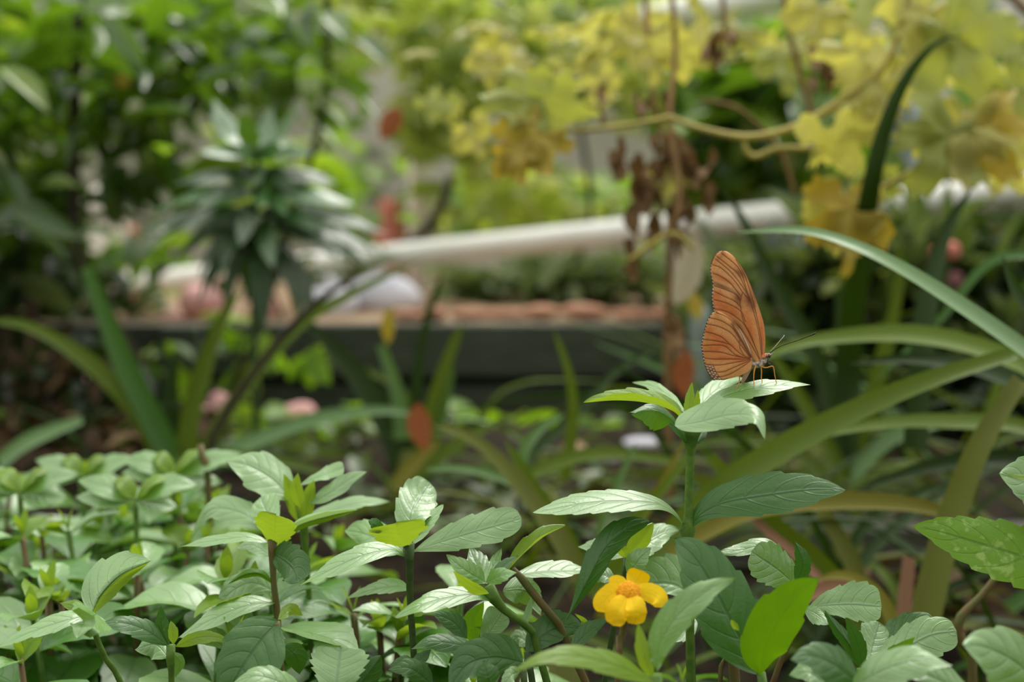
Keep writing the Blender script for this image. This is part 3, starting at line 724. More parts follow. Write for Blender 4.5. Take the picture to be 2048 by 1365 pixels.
for lab, (x, y, d), seed in (('very blurred herb with two broad pale leaves standing above the carpet rim', (165, 955, .70), 1),
                            ('very blurred herb with a bright green pointed leaf between two white ones', (345, 950, .66), 2),
                            ('blurred herb of drooping white sheened leaves at the carpet edge by the picture border', (40, 985, .64), 3),
                            ('blurred herb with one long pale leaf sloping up, behind the heart shaped leaf', (270, 1000, .62), 4)):
    k = .478 / d; q = random.Random(seed)
    lv = []
    for sx_, L_, rise, m_ in ((1, 125, -50, 'pale'), (-1, 115, -8, 'pale'), (1, 90, 20, 'pale'), (-1, 95, -46, 'pale'), (1, 60, -66, 'young'), (-1, 42, -60, 'young')):
        L_ *= k * q.uniform(1.2, 1.6)
        lv.append((m_, [(x, y, 0), (x + sx_ * L_ * .5, y + rise * k * .75, 0), (x + sx_ * L_, y + rise * k * q.uniform(.7, 1.2), 4)], 30 * k if m_ == 'pale' else 12, 26 * k if m_ == 'pale' else 12, 34 * k, -30 * k, dict(teeth=3, nu=25, nv=9)))
    herb(lab, [(x, y, 0, 6), (x + 3, y + 60, 0, 5), (x + 5, y + 120, 0, 5)], d, lv, 'stem')

# yellow flower in front
DF = .440
fl_ = at(1236, 1372, DF); gz = hs(fl_.y)
flower = empty('yellow_flower', (fl_.x - .004, fl_.y, gz), 'small golden yellow flower with drooping petals on a thin brown stalk', 'flower')
tube('stalk', [(fl_.x - .004, fl_.y, gz), at(1236, 1372, DF), at(1240, 1300, DF), at(1252, 1232, DF), at(1258, 1205, DF)], [.0011, .0011, .0011, .0012, .0016], M['stem_brown'], flower)
FC = (1258, 1186)
for i, (pts, wa, wb) in enumerate((
        ([(1262, 1180, 4), (1275, 1158, 6), (1284, 1142, 4)], 24, 22),
        ([(1266, 1182, 0), (1298, 1186, 0), (1318, 1198, -3), (1322, 1216, -4)], 20, 20),
        ([(1262, 1192, -4), (1272, 1220, -8), (1270, 1250, -8)], 23, 22),
        ([(1254, 1192, -4), (1236, 1222, -8), (1226, 1252, -8)], 22, 22),
        ([(1252, 1186, -1), (1226, 1188, -3), (1208, 1206, -4), (1210, 1226, -5)], 22, 20),
        ([(1256, 1180, 3), (1236, 1170, 4), (1222, 1176, 4)], 18, 18))):
    leaf('petal', pts, wa, wb, 12, -8, M['petal'], flower, DF, a=.55, b=.32, teeth=2, tooth=.06, quilt=.03, nu=25, nv=9)
def dome(name, c, r, axis, mat, parent, flat=.5):
    V = []; f = []; ax = Vector(axis).normalized(); u = ax.orthogonal().normalized(); v = ax.cross(u)
    for i in range(9):
        th = math.pi / 2 * i / 8
        for k in range(20):
            a = 2 * math.pi * k / 20; rr_ = r * (1 + .05 * math.sin(7 * a + i))
            V.append(tuple(c + (u * math.cos(a) + v * math.sin(a)) * rr_ * math.cos(th) + ax * r * flat * math.sin(th)))
    for i in range(8):
        for k in range(20):
            f.append((i * 20 + k, i * 20 + (k + 1) % 20, (i + 1) * 20 + (k + 1) % 20, (i + 1) * 20 + k))
    return mesh_obj(name, V, f, mat, parent, origin=c)
dome('disc', at(1257, 1186, DF - .002), .0038, (0, -.75, .6), M['disc'], flower)
dome('calyx', at(1259, 1204, DF), .004, (0, 0.2, -1), M['stem'], flower, 1.2)

# bare stalks and twigs
def twig(label, pp, d, mat='stem_brown', name='bare_stalk', cat='stalk', group=None):
    pts = [at(x, y, d + dz / 1000) for x, y, dz, r in pp]; rad = [r / F * d for *_, r in pp]
    g = hs(pts[-1].y)
    if pts[-1].z > g + .003:
        pts.append(Vector((pts[-1].x + .004, pts[-1].y, g - .003))); rad.append(rad[-1])
    return tag(tube(name, pts[::-1], rad[::-1], M[mat], sides=10), label, cat, group)
twig('thick brown stalk leaning out below the ribbed leaf', [(1408, 1256, 0, 9), (1430, 1300, 0, 10), (1470, 1370, 0, 11)], .470)
twig('short light brown cut stalk crossing beside the thick brown one', [(1487, 1324, 4, 5), (1470, 1345, 4, 5), (1440, 1385, 4, 5)], .470)
twig('yellow brown jointed twig bent at a rusty knot below the mottled leaf', [(2000, 1146, 0, 7), (1960, 1195, 0, 7), (1917, 1244, 0, 10), (1930, 1300, 0, 9), (1945, 1350, 0, 9)], .56)
twig('slim dark stalk standing alone behind the blurred carpet', [(400, 890, 0, 7), (408, 930, 0, 8), (418, 1000, 0, 7)], .66)
# ------------------------------------------------------------------ the butterfly
DB = .476
def bc(x, y): return (1350 + x / 4.2657, 480 + y / 4.2657)       # detail-view units to picture units
FW = dict(left=[(93, 405), (97, 375), (110, 352), (150, 325), (200, 304), (250, 296), (300, 303), (340, 312), (380, 321), (440, 316), (515, 315), (580, 324), (620, 336), (680, 385), (740, 452), (800, 520), (880, 585), (960, 635), (1045, 690)],
          right=[(93, 410), (97, 440), (110, 468), (150, 511), (200, 548), (250, 580), (300, 609), (340, 627), (380, 644), (440, 668), (515, 694), (580, 718), (620, 731), (680, 750), (740, 762), (800, 769), (880, 772), (960, 768), (1045, 722)])
HW = dict(left=[(606, 350), (612, 330), (625, 314), (650, 296), (700, 270), (770, 250), (850, 232), (900, 222), (960, 232), (1020, 240), (1080, 256), (1130, 276), (1165, 300), (1197, 335)],
          right=[(606, 360), (612, 385), (625, 410), (650, 450), (700, 505), (770, 562), (850, 606), (900, 630), (960, 650), (1020, 662), (1060, 660), (1100, 650), (1130, 622), (1165, 540), (1197, 420)])
FV = [[(745, 1000), (735, 850), (705, 690), (655, 490), (596, 310), (520, 170)],
      [(740, 1005), (716, 800), (672, 620), (622, 470), (573, 303), (524, 221), (398, 116)],
      [(672, 620), (622, 470), (544, 303), (455, 221), (353, 140)], [(622, 470), (560, 380), (470, 270), (345, 165)],
      [(640, 520), (577, 449), (508, 351), (398, 246), (321, 213)], [(560, 480), (475, 376), (394, 315), (325, 286)],
      [(556, 522), (516, 465), (414, 420), (329, 392)], [(565, 583), (516, 530), (435, 490), (337, 443)],
      [(600, 700), (560, 610), (450, 545), (335, 512)], [(690, 930), (640, 800), (585, 700), (556, 560), (556, 522), (577, 449)],
      [(722, 1020), (690, 930), (600, 740), (520, 660), (430, 610), (335, 590)], [(722, 1025), (640, 880), (560, 760), (480, 690)]]
HV = [[(650, 1000), (600, 880), (540, 760), (450, 665), (350, 622)], [(648, 1005), (570, 870), (500, 765), (400, 695), (290, 665)],
      [(646, 1008), (560, 900), (480, 800), (380, 745), (266, 718)], [(640, 1012), (560, 975), (470, 895), (380, 822), (246, 782)],
      [(470, 895), (370, 868), (232, 850)], [(640, 1015), (520, 985), (430, 912), (330, 900), (226, 905)],
      [(640, 1018), (500, 990), (380, 960), (234, 955)], [(640, 1020), (450, 1020), (330, 1020), (243, 1010)],
      [(640, 1025), (500, 1050), (380, 1070), (256, 1065)], [(640, 1030), (500, 1092), (400, 1130), (285, 1120)],
      [(640, 1038), (520, 1120), (420, 1165), (318, 1172)], [(650, 1030), (600, 1000), (556, 930), (548, 860)]]

def seg_dist(X, Y, poly):
    D = np.full(X.shape, 1e9); pl = catmull([(a, b, 0) for a, b in poly], 40)
    for i in range(len(pl) - 1):
        ax, ay = pl[i][:2]; bx, by = pl[i + 1][:2]; dx, dy = bx - ax, by - ay
        t = np.clip(((X - ax) * dx + (Y - ay) * dy) / (dx * dx + dy * dy + 1e-9), 0, 1)
        D = np.minimum(D, np.hypot(X - ax - t * dx, Y - ay - t * dy))
    return D

def wing(name, sh, veins, hind, depth_fn, parent, label=None, nr=190, nc=110):
    L, Rg = np.array(sh['left'], float), np.array(sh['right'], float)
    ys = np.linspace(L[0, 0], L[-1, 0], nr)
    # edges finer at the tips
    xl = np.interp(ys, L[:, 0], L[:, 1]); xr = np.interp(ys, Rg[:, 0], Rg[:, 1])
    ker = np.ones(7) / 7
    xl[3:-3] = np.convolve(xl, ker, 'valid'); xr[3:-3] = np.convolve(xr, ker, 'valid')
    scal = 2.6 * np.abs(np.sin(ys / (17 if hind else 24) * math.pi))
    lim = 640 if not hind else 2000
    xl = xl + np.where(ys < lim, scal - 2, 0)
    t = np.linspace(0, 1, nc)
    X = xl[:, None] + (xr - xl)[:, None] * t[None]; Y = np.repeat(ys[:, None], nc, 1)
    rs_ = np.random.RandomState(5 + hind)
    c = lambda *v: np.array(lin(v))
    base = c(228, 166, 104); red = c(212, 112, 54); brn = c(112, 60, 36); pale = c(240, 192, 134); dk = c(64, 36, 26)
    COLR = np.tile(base, X.shape + (1,))
    def mixin(mask, colr):
        nonlocal COLR
        COLR = COLR * (1 - mask[..., None]) + colr * mask[..., None]
    def blob(cx, cy, rx, ry, ang=0):
        ca, sa = math.cos(R(ang)), math.sin(R(ang)); dx, dy = X - cx, Y - cy
        return np.exp(-((dx * ca + dy * sa) / rx) ** 2 - ((-dx * sa + dy * ca) / ry) ** 2)
    if not hind:
        mixin(.6 * blob(470, 380, 130, 90, 30), pale)
        for b_ in ((400, 560, 90, 50, 20), (500, 620, 80, 40, 35), (420, 340, 110, 22, 25), (360, 470, 50, 40, 0), (640, 760, 40, 160, -14), (745, 800, 16, 200, -5)):
            mixin(.75 * blob(*b_), red)
        for b_, k in (((560, 285, 60, 28, 40), .7), ((400, 395, 90, 14, 22), .7), ((540, 500, 34, 50, -20), .75), ((630, 510, 34, 60, -15), .85), ((665, 560, 22, 40, 0), .6),
                      ((660, 420, 12, 110, -16), .55), ((540, 725, 60, 22, 45), .5), ((380, 150, 60, 20, -40), .3)):
            mixin(min(.92, k * 1.12) * blob(b_[0], b_[1], b_[2] * 1.12, b_[3] * 1.15, b_[4]), brn)
        mixin(.6 * blob(690, 940, 22, 90, -14), c(216, 158, 88))
    else:
        mixin(.55 * blob(430, 720, 110, 26, 40), c(206, 150, 84))
        for b_ in ((330, 930, 90, 70, 0), (430, 890, 120, 36, 20), (350, 820, 90, 24, 15), (420, 1010, 130, 26, 0), (560, 1020, 60, 40, 20), (290, 770, 40, 40, 0)):
            mixin(.8 * blob(*b_), red)
        mixin(.7 * blob(470, 1130, 130, 30, -15), c(208, 146, 74))
        mixin(.55 * blob(275, 900, 26, 170, 4), c(190, 134, 66))
        D = seg_dist(X, Y, [(655, 1000), (640, 930), (600, 850), (556, 775)])
        mixin(np.clip(1 - D / 20, 0, 1) ** .5 * .95, c(240, 214, 184))
        mixin(np.exp(-((X - 646) ** 2 + (Y - 1000) ** 2) / 300), c(186, 60, 50))
        D = seg_dist(X, Y, [(640, 990), (590, 900), (530, 800), (490, 720)])
        mixin(np.exp(-(D / 18) ** 2) * .8, c(112, 60, 38))
    n1 = rs_.normal(size=X.shape) * .05
    for k_ in range(2): n1[1:-1, 1:-1] = (n1[:-2, 1:-1] + n1[2:, 1:-1] + n1[1:-1, :-2] + n1[1:-1, 2:] + n1[1:-1, 1:-1]) / 4
    COLR = np.clip(COLR * (1 + n1[..., None] * 2), 0, 1)
    Dv = np.full(X.shape, 1e9)
    for v_ in veins: Dv = np.minimum(Dv, seg_dist(X, Y, v_))
    mixin(np.exp(-(Dv / 3.4) ** 2) * .85, c(92, 46, 22)); mixin(np.exp(-(Dv / 10) ** 2) * .22, c(150, 76, 34))
    edge_l = X - xl[:, None]
    lm = (Y < 640) if not hind else np.ones_like(Y, bool)
    mixin(np.where(lm, np.clip(1 - edge_l / 13, 0, 1) ** .4, 0) * .97, dk)
    per = 26 if hind else 30
    if hind: dots = (np.cos(2 * math.pi * Y / per) > .25) & (edge_l > 3) & (edge_l < 10)
    else: dots = (np.cos(2 * math.pi * Y / per) > .2) & (edge_l > 3) & (edge_l < 10) & (Y > 210) & (Y < 640)
    mixin(dots * .9, c(226, 212, 204))
    if hind:
        low = np.clip((Y - 1050) / 40, 0, 1) * (edge_l < 78)
        mixin(low * .7, c(84, 48, 32))
        for r0 in (16, 40, 62):
            q = (np.abs(edge_l - r0) < 7) & (np.cos(2 * math.pi * (Y + r0 * .6) / 23) > -.1) & (Y > 1070 - r0 * .0) & (Y < 1192)
            mixin(q * .8, c(222, 206, 184))
        bot = Y > 1186; mixin(bot * .5, c(150, 90, 50))
    er = xr[:, None] - X
    mixin(np.clip(1 - er / 7, 0, 1) * .35, c(150, 84, 40))
    # front sheet of the wing, slightly cambered, plus a rear sheet so that it has a body of scales
    px = 1350 + X / 4.2657; py = 480 + Y / 4.2657
    tt = np.repeat(t[None], nr, 0)
    dd = depth_fn(X, Y) - .0011 * np.sin(tt * math.pi) * np.clip((1150 - Y) / 600, .3, 1) + .00010 * np.exp(-(Dv / 6) ** 2)
    P = np.stack([(px - 1024) / F * (DB + dd), -(py - 682.5) / F * (DB + dd), DB + dd], -1).reshape(-1, 3)
    Pb = P + np.array([0, 0, .00012])
    A = tw(np.vstack([P, Pb])); n = nr * nc
    fs = grid_faces(nr, nc) + [q[::-1] for q in grid_faces(nr, nc, n)]
    for i in range(nr - 1):
        for j in (0, nc - 1):
            a = i * nc + j; fs.append((a, a + nc, a + nc + n, a + n))
    for j in range(nc - 1):
        for i in (0, nr - 1):
            a = i * nc + j; fs.append((a, a + 1, a + 1 + n, a + n))
    col4 = np.concatenate([COLR.reshape(-1, 3), np.ones((n, 1))], 1); col4 = np.vstack([col4, col4])
    o = mesh_obj(name, A, fs, wingm, parent, attrs={'scales': ('FLOAT_COLOR', col4)}, origin=tw(cp(*bc(700, 1030), DB)))
    if label: o['label'] = label
    return o

m, t_, N_, L_ = nodes('wing_scales')
o_ = N_.new('ShaderNodeOutputMaterial'); pr_ = N_.new('ShaderNodeBsdfPrincipled'); at__ = N_.new('ShaderNodeAttribute'); at__.attribute_name = 'scales'
tr_ = N_.new('ShaderNodeBsdfTranslucent'); mx_ = N_.new('ShaderNodeMixShader'); mx_.inputs[0].default_value = .22
L_.new(at__.outputs['Color'], pr_.inputs['Base Color']); L_.new(at__.outputs['Color'], tr_.inputs[0])
pr_.inputs['Roughness'].default_value = .75; pr_.inputs['Specular IOR Level'].default_value = .2; pr_.inputs['Sheen Weight'].default_value = .15
L_.new(pr_.outputs[0], mx_.inputs[1]); L_.new(tr_.outputs[0], mx_.inputs[2]); L_.new(mx_.outputs[0], o_.inputs[0])
wingm = m
BP = Vector(tw(cp(*bc(700, 1060), DB)))
bfly = empty('butterfly', at(1514, 790, DB), 'orange butterfly with closed wings standing on the top leaf of the tallest herb', 'butterfly')
k_px = DB / F / 4.2657
far = lambda X, Y: .0024 + .0006 * (1050 - Y) / 1000
wing('forewing', FW, FV, 0, lambda X, Y: .0010 - .0004 * (1050 - Y) / 1000, bfly)
wing('hindwing', HW, HV, 1, lambda X, Y: -.0008 + .0012 * np.clip((X - 560) / 120, 0, 1), bfly)
wing('forewing', FW, FV, 0, lambda X, Y: .0038 + .0004 * (1050 - Y) / 1000, bfly)
wing('hindwing', HW, HV, 1, lambda X, Y: .0052 + .0 * X, bfly)
furw = solid_mat('thorax_fur', (232, 224, 212), (110, 70, 54), rough=.9, scale=900, bump=1.0, dist=.0006)
furo = solid_mat('thorax_orange', (188, 84, 44), (206, 150, 120), rough=.9, scale=1200, bump=.8, dist=.0004)
legm = solid_mat('leg_orange', (214, 150, 60), (196, 128, 44), rough=.5, scale=600)
blk = solid_mat('eye_dark', (44, 28, 24), (60, 38, 30), rough=.15, spec=.8, scale=500)
tanm = solid_mat('abdomen_tan', (196, 160, 138), (210, 180, 150), rough=.8, scale=800)
def bt(name, pp, mat, sides=10, par=None, n=None):
    pts = [at(*bc(x, y), DB + dz / 1000) for x, y, dz, r in pp]
    return tube(name, pts, [r * k_px for *_, r in pp], mat, par or bfly, sides, n)
th = bt('thorax', [(640, 1040, 2.2, 4), (662, 1050, 2.1, 20), (690, 1058, 2, 34), (722, 1052, 1.9, 40), (750, 1030, 1.8, 34), (768, 1008, 1.8, 22), (776, 1000, 1.8, 12)], furw, 20, n=26)
bt('collar', [(735, 1012, 1.2, 8), (752, 1000, 1.0, 20), (768, 985, 1.2, 17), (782, 975, 1.6, 10)], furo, 14, n=14)
bt('abdomen', [(664, 1052, 3, 14), (640, 1092, 3.4, 17), (612, 1142, 3.6, 19), (586, 1192, 3.8, 17), (572, 1222, 3.8, 8), (570, 1227, 3.8, 2)], tanm, 16, n=26)
hd = bt('head', [(774, 1006, 1.8, 8), (784, 1000, 1.8, 21), (797, 990, 1.8, 24), (810, 982, 1.8, 16), (817, 978, 1.8, 4)], furw, 16, n=16)
def ball(name, c, r, mat, parent, squash=(1, 1, 1)):
    V = []; f = []
    for i in range(11):
        thh = math.pi * i / 10
        for j in range(16):
            p = 2 * math.pi * j / 16
            V.append((c.x + r * squash[0] * math.sin(thh) * math.cos(p), c.y + r * squash[1] * math.sin(thh) * math.sin(p), c.z + r * squash[2] * math.cos(thh)))
    for i in range(10):
        for j in range(16): f.append((i * 16 + j, i * 16 + (j + 1) % 16, (i + 1) * 16 + (j + 1) % 16, (i + 1) * 16 + j))
    return mesh_obj(name, V, f, mat, parent, origin=c)
ball('eye', at(*bc(803, 990), DB + .0000), 15 * k_px, blk, hd, (.8, .8, 1.25))
ball('eye', at(*bc(803, 990), DB + .0036), 15 * k_px, blk, hd, (.8, .8, 1.25))
bt('palp', [(808, 990, 1.2, 8), (824, 978, 1.1, 8), (838, 966, 1.0, 4), (846, 960, 1.0, 1)], furw, 8, hd)
bt('proboscis', [(800, 1008, 1.8, 3), (790, 1030, 1.8, 3.5), (794, 1052, 1.8, 3.5), (812, 1058, 1.8, 3.5), (822, 1044, 1.8, 3.5), (814, 1032, 1.8, 3)], blk, 8, hd, n=24)
antm = solid_mat('antenna_brown', (40, 28, 20), (58, 40, 26), rough=.6, scale=500)
bt('antenna', [(814, 962, .8, 4.2), (868, 925, .6, 3.8), (940, 893, .4, 3.8), (1050, 857, 0, 4), (1130, 826, -.4, 4.4), (1170, 810, -.6, 6.4), (1198, 797, -.6, 6.8), (1203, 795, -.6, 2.5)], antm, 8, hd, n=40)
bt('antenna', [(812, 955, 2.6, 2.6), (850, 915, 5, 2.6), (895, 862, 9, 2.6), (925, 828, 12, 3.6), (931, 815, 13, 4)], solid_mat('antenna_pale', (150, 146, 120), (130, 120, 90), rough=.6, scale=500), 8, hd, n=30)
for pp in ([(722, 1078, 1.0, 7), (775, 1092, .6, 6), (828, 1080, .2, 5.5), (842, 1096, 0, 4.5), (852, 1160, 0, 4), (868, 1225, 0, 3.2), (900, 1274, 0, 3)],
           [(734, 1075, 1.0, 6), (738, 1130, 1.0, 5), (736, 1180, 1.0, 4.4), (743, 1205, 1, 3.2), (739, 1242, 1.0, 2.6)],
           [(690, 1078, 1, 7), (676, 1120, .4, 6), (671, 1190, 0, 4), (675, 1255, -.4, 3.4), (663, 1322, -.8, 3)],
           [(668, 1072, 2.6, 6), (600, 1120, 2.0, 5), (556, 1158, 1.4, 5), (548, 1215, 1, 4.5), (530, 1255, .6, 3.6), (500, 1290, .2, 3), (462, 1297, 0, 2.6)]):
    bt('leg', pp, legm, 8, n=36)
# ------------------------------------------------------------------ the leafy carpet: repeated sprigs
def leafw(name, base, az, e0, e1, L, W, mat, parent, rr, nu=19, nv=7, fold=.25, roll=0.0):
    us = np.linspace(0, 1, nu); V = []; UV = []
    h = np.array([math.cos(az), math.sin(az), 0]); side = np.array([-math.sin(az), math.cos(az), 0]); p = np.array(base, float)
    ww = np.maximum(prof(us, 1.0, 1.0), .08 * (us < .5)); saw = (us * 5) % 1
    ww = ww * (1 - .12 * (1 - saw) ** 1.3 * np.clip((us - .3) / .2, 0, 1)); ph = rr.random() * 6
    for i, u in enumerate(us):
        e = e0 + (e1 - e0) * u; T = h * math.cos(e) + np.array([0, 0, math.sin(e)]); Nn = -h * math.sin(e) + np.array([0, 0, math.cos(e)])
        s2 = side * math.cos(roll) + Nn * math.sin(roll); n2 = Nn * math.cos(roll) - side * math.sin(roll)
        for v in np.linspace(-1, 1, nv):
            a_v = abs(v)
            q = fold * a_v + .09 * math.cos(2 * math.pi * (u * 6 - a_v ** 1.5 * 1.7)) * a_v * (1.1 - a_v) + .10 * math.sin(u * 8 + ph + v) * v * v
            V.append(p + (s2 * v + n2 * q) * W / 2 * ww[i]); UV.append((u, v))
        p = p + T * L / (nu - 1)
    return mesh_obj(name, V, grid_faces(nu, nv), M[mat], parent, uv=UV, origin=base)

def sprig_proto(seed):
    rr = random.Random(seed); H = .155
    root = empty('carpet_sprig', (0, 0, 0), cat='plant')
    lean = (rr.uniform(-.012, .012), rr.uniform(-.012, .012))
    tube('stem', [(0, 0, 0), (lean[0] * .3, lean[1] * .3, H * .5), (lean[0], lean[1], H)], [.0013, .0012, .0011], M['stem' if seed % 2 else 'stem_brown'], root, sides=6, n=8)
    az = rr.random() * 6.28
    for k, (z, Ls, e0, e1) in enumerate(((H - .002, .55, .75, -.1), (H - .012, .95, .40, -.35), (H - .032, 1.1, .35, -.4), (H - .060, 1.1, .3, -.4))):
        for sgn in (0, 1):
            t = z / H; b = (lean[0] * t, lean[1] * t, z); a2 = az + math.pi * sgn + rr.uniform(-.25, .25)
            L = .034 * Ls * rr.uniform(.85, 1.2)
            mt = 'young' if k == 0 and rr.random() < .3 else ('pale' if rr.random() < .7 else ('leaf' if rr.random() < .7 else 'dark'))
            leafw('leaf', b, a2, e0 + rr.uniform(-.2, .2), e1 + rr.uniform(-.3, .3), L, L * rr.uniform(.46, .62), mt, root, rr, roll=rr.uniform(-.4, .4))
        az += math.pi / 2 + rr.uniform(-.3, .3)
    leafw('leaf_bud', (lean[0], lean[1], H), az, 1.3, 1.2, .010, .004, 'young', root, rr)
    leafw('leaf_bud', (lean[0], lean[1], H), az + 3.1, 1.3, 1.2, .009, .004, 'young', root, rr)
    return root

protos = [sprig_proto(s_) for s_ in (3, 8, 12, 21, 34)]
used = set()
def put_sprig(i, x, y, z_top, rz, sc, label, group, tilt=(0, 0)):
    src = protos[i % len(protos)]
    if i % len(protos) not in used:
        used.add(i % len(protos)); r_ = src
    else:
        r_ = src.copy(); COL.objects.link(r_)
        for ch in list(src.children):
            c = ch.copy(); COL.objects.link(c); c.parent = r_
    r_.location = (x, y, z_top - .155 * sc); r_.rotation_euler = (tilt[0], tilt[1], rz); r_.scale = (sc,) * 3
    r_['label'] = label; r_['category'] = 'plant'; r_['group'] = group
    return r_

rr = random.Random(77)
cnt = 0; row = 0; ROWS = {}
ZONES = {
    'far': ('soft green sprig in the most blurred band of the leafy carpet, next to the strap leaf bases', 'blurred sprigs along the far rim of the leafy carpet'),
    'mid': ('pale green sprig in the middle depth of the leafy carpet, behind the folded pale leaf', 'sprigs in the middle of the leafy carpet'),
    'near': ('green sprig filling the leafy carpet low down between the sharp herbs at the picture edge', 'sprigs low between the sharp herbs'),
    'centre': ('shaded green sprig low under the sharp herbs between the dark stem and the yellow flower', 'shaded sprigs around the dark stem'),
    'flower': ('dim green sprig low down between the yellow flower and the ribbed leaf', 'dim sprigs near the yellow flower')}
def top_px(px):   # far rim of the carpet in the photo
    return None
y = .50
while y < .86:
    for_x = []
    x = -.36
    while x < .17:
        xx, yy = x + rr.uniform(-.010, .010), y + rr.uniform(-.010, .010)
        px = 1024 + xx / yy * F
        dmax = np.interp(px, [-400, 380, 520, 700, 1000, 1250, 1560, 1640], [.78, .78, .72, .60, .55, .54, .52, .44])
        if -160 < px < 1640 and yy < dmax:
            zt = np.interp(px, [0, 600, 900, 1300, 1640], [.219, .219, .202, .190, .180]) + rr.uniform(-.014, .008)
            if yy < .53: zt -= .014
            zone = 'flower' if px > 1200 else 'centre' if px > 700 else 'far' if yy > .67 else 'mid' if yy > .57 else 'near'
            if rr.random() < .93:
                q_ = put_sprig(rr.randrange(500), xx, yy, zt, rr.random() * 6.28, rr.uniform(.9, 1.35), *ZONES[zone], tilt=(rr.uniform(-.15, .15), rr.uniform(-.15, .15))); cnt += 1
                ROWS.setdefault((row, zone), []).append((px, q_))
        x += .028
    y += .030 if y < .6 else .032
    row += 1
ORD = 'first second third fourth fifth sixth seventh eighth ninth tenth eleventh twelfth thirteenth fourteenth fifteenth sixteenth seventeenth'.split()
WHAT = {'far': 'very blurred sprig of the leafy carpet', 'mid': 'soft pale green sprig of the leafy carpet', 'near': 'green sprig low between the sharp herbs', 'centre': 'shaded sprig around the dark stem', 'flower': 'dim sprig near the yellow flower'}
for (rw_, zn), its in ROWS.items():
    for i_, (_, q_) in enumerate(sorted(its, key=lambda t: t[0])):
        q_['label'] = '%s, %s from the left in its %s row' % (WHAT[zn], ORD[i_], ORD[rw_])
print('sprigs', cnt)

# ------------------------------------------------------------------ background foliage
def fmat(name, ramp, trans, rough=.45, spec=.6, tmix=.35):
    return leaf_mat(name, (90, 120, 50), trans, rough=rough, spec=spec, vein=0, tmix=tmix, ramp=ramp, attr=True, mott=.3, scale=160, bump=.15)
F_gloss = fmat('glossy_foliage', [(0, (44, 74, 22)), (.3, (62, 96, 28)), (.6, (84, 118, 34)), (.85, (118, 146, 42))], (120, 160, 20), rough=.35, spec=.9)
F_dark = fmat('dark_foliage', [(0, (26, 44, 16)), (.4, (40, 62, 22)), (.75, (56, 84, 28)), (.95, (104, 118, 50))], (70, 100, 16), tmix=.2)
F_yel = fmat('yellow_green_foliage', [(0, (104, 132, 44)), (.3, (136, 156, 66)), (.6, (162, 174, 92)), (.85, (196, 198, 136))], (178, 192, 70), tmix=.45)
F_bri = fmat('bright_green_foliage', [(0, (80, 120, 24)), (.35, (110, 150, 34)), (.7, (140, 172, 50)), (.9, (164, 184, 60))], (150, 190, 24), tmix=.4)
F_gry = fmat('grey_green_foliage', [(0, (66, 84, 48)), (.4, (86, 104, 64)), (.75, (108, 122, 84)), (.95, (128, 132, 70))], (110, 130, 50), tmix=.25)
F_gry_lit = fmat('grey_green_foliage_lit', [(0, (96, 118, 70)), (.4, (118, 138, 88)), (.75, (142, 156, 108)), (.95, (166, 168, 110))], (150, 170, 80), tmix=.35)  # grey-green foliage copied lighter, offsetting the mound's shade in its colour
F_vine = fmat('yellowed_foliage', [(0, (148, 150, 70)), (.4, (180, 178, 96)), (.7, (200, 196, 126)), (.9, (156, 130, 80))], (190, 186, 80), tmix=.45)
F_brn = fmat('dried_foliage', [(0, (60, 44, 28)), (.4, (84, 66, 42)), (.7, (112, 92, 64)), (.9, (70, 54, 36))], (84, 64, 34), rough=.8, spec=.2, tmix=.15)

def tmpl(kind):
    if kind == 'lobed':
        V = [(0, 0, 0)]; n = 44
        def rad(t):      # t=0 at the tip; five lobes with coarse teeth, open at the stalk
            lob = max(math.exp(-((t - c) / wd) ** 2) * h for c, wd, h in ((0, .34, 1), (1.05, .30, .86), (-1.05, .30, .86), (2.05, .34, .66), (-2.05, .34, .66)))
            return (.34 + .66 * lob) * (1 + .06 * math.cos(t * 17)) * (1 - .75 * math.exp(-((abs(t) - math.pi) / .3) ** 2))
        for ring in (.5, 1.0):
            for k in range(n):
                t = -math.pi + 2 * math.pi * k / n; r_ = rad(t) * ring
                V.append((r_ * math.cos(t), r_ * math.sin(t), -.16 * ring * ring + .05 * math.cos(5 * t) * ring))
        f = [(0, 1 + k, 1 + (k + 1) % n) for k in range(n)] + [(1 + k, 1 + n + k, 1 + n + (k + 1) % n, 1 + (k + 1) % n) for k in range(n)]
        V = np.array(V); V[:, 0] = (V[:, 0] + .45) / 1.45; V[:, 1] *= .72
        return V, f
    nu, nv = 8, 3
    V = []
    ab = {'lance': (.9, 1.0), 'oval': (.7, .7), 'blade': (.35, .6)}[kind]
    for u in np.linspace(0, 1, nu):
        for v in (-1, 0, 1):
            w_ = max(float(prof(np.array(u), *ab)), .05)
            V.append((u, v * .5 * w_, -.22 * u * u + .10 * abs(v) * w_))
    return np.array(V), grid_faces(nu, nv)

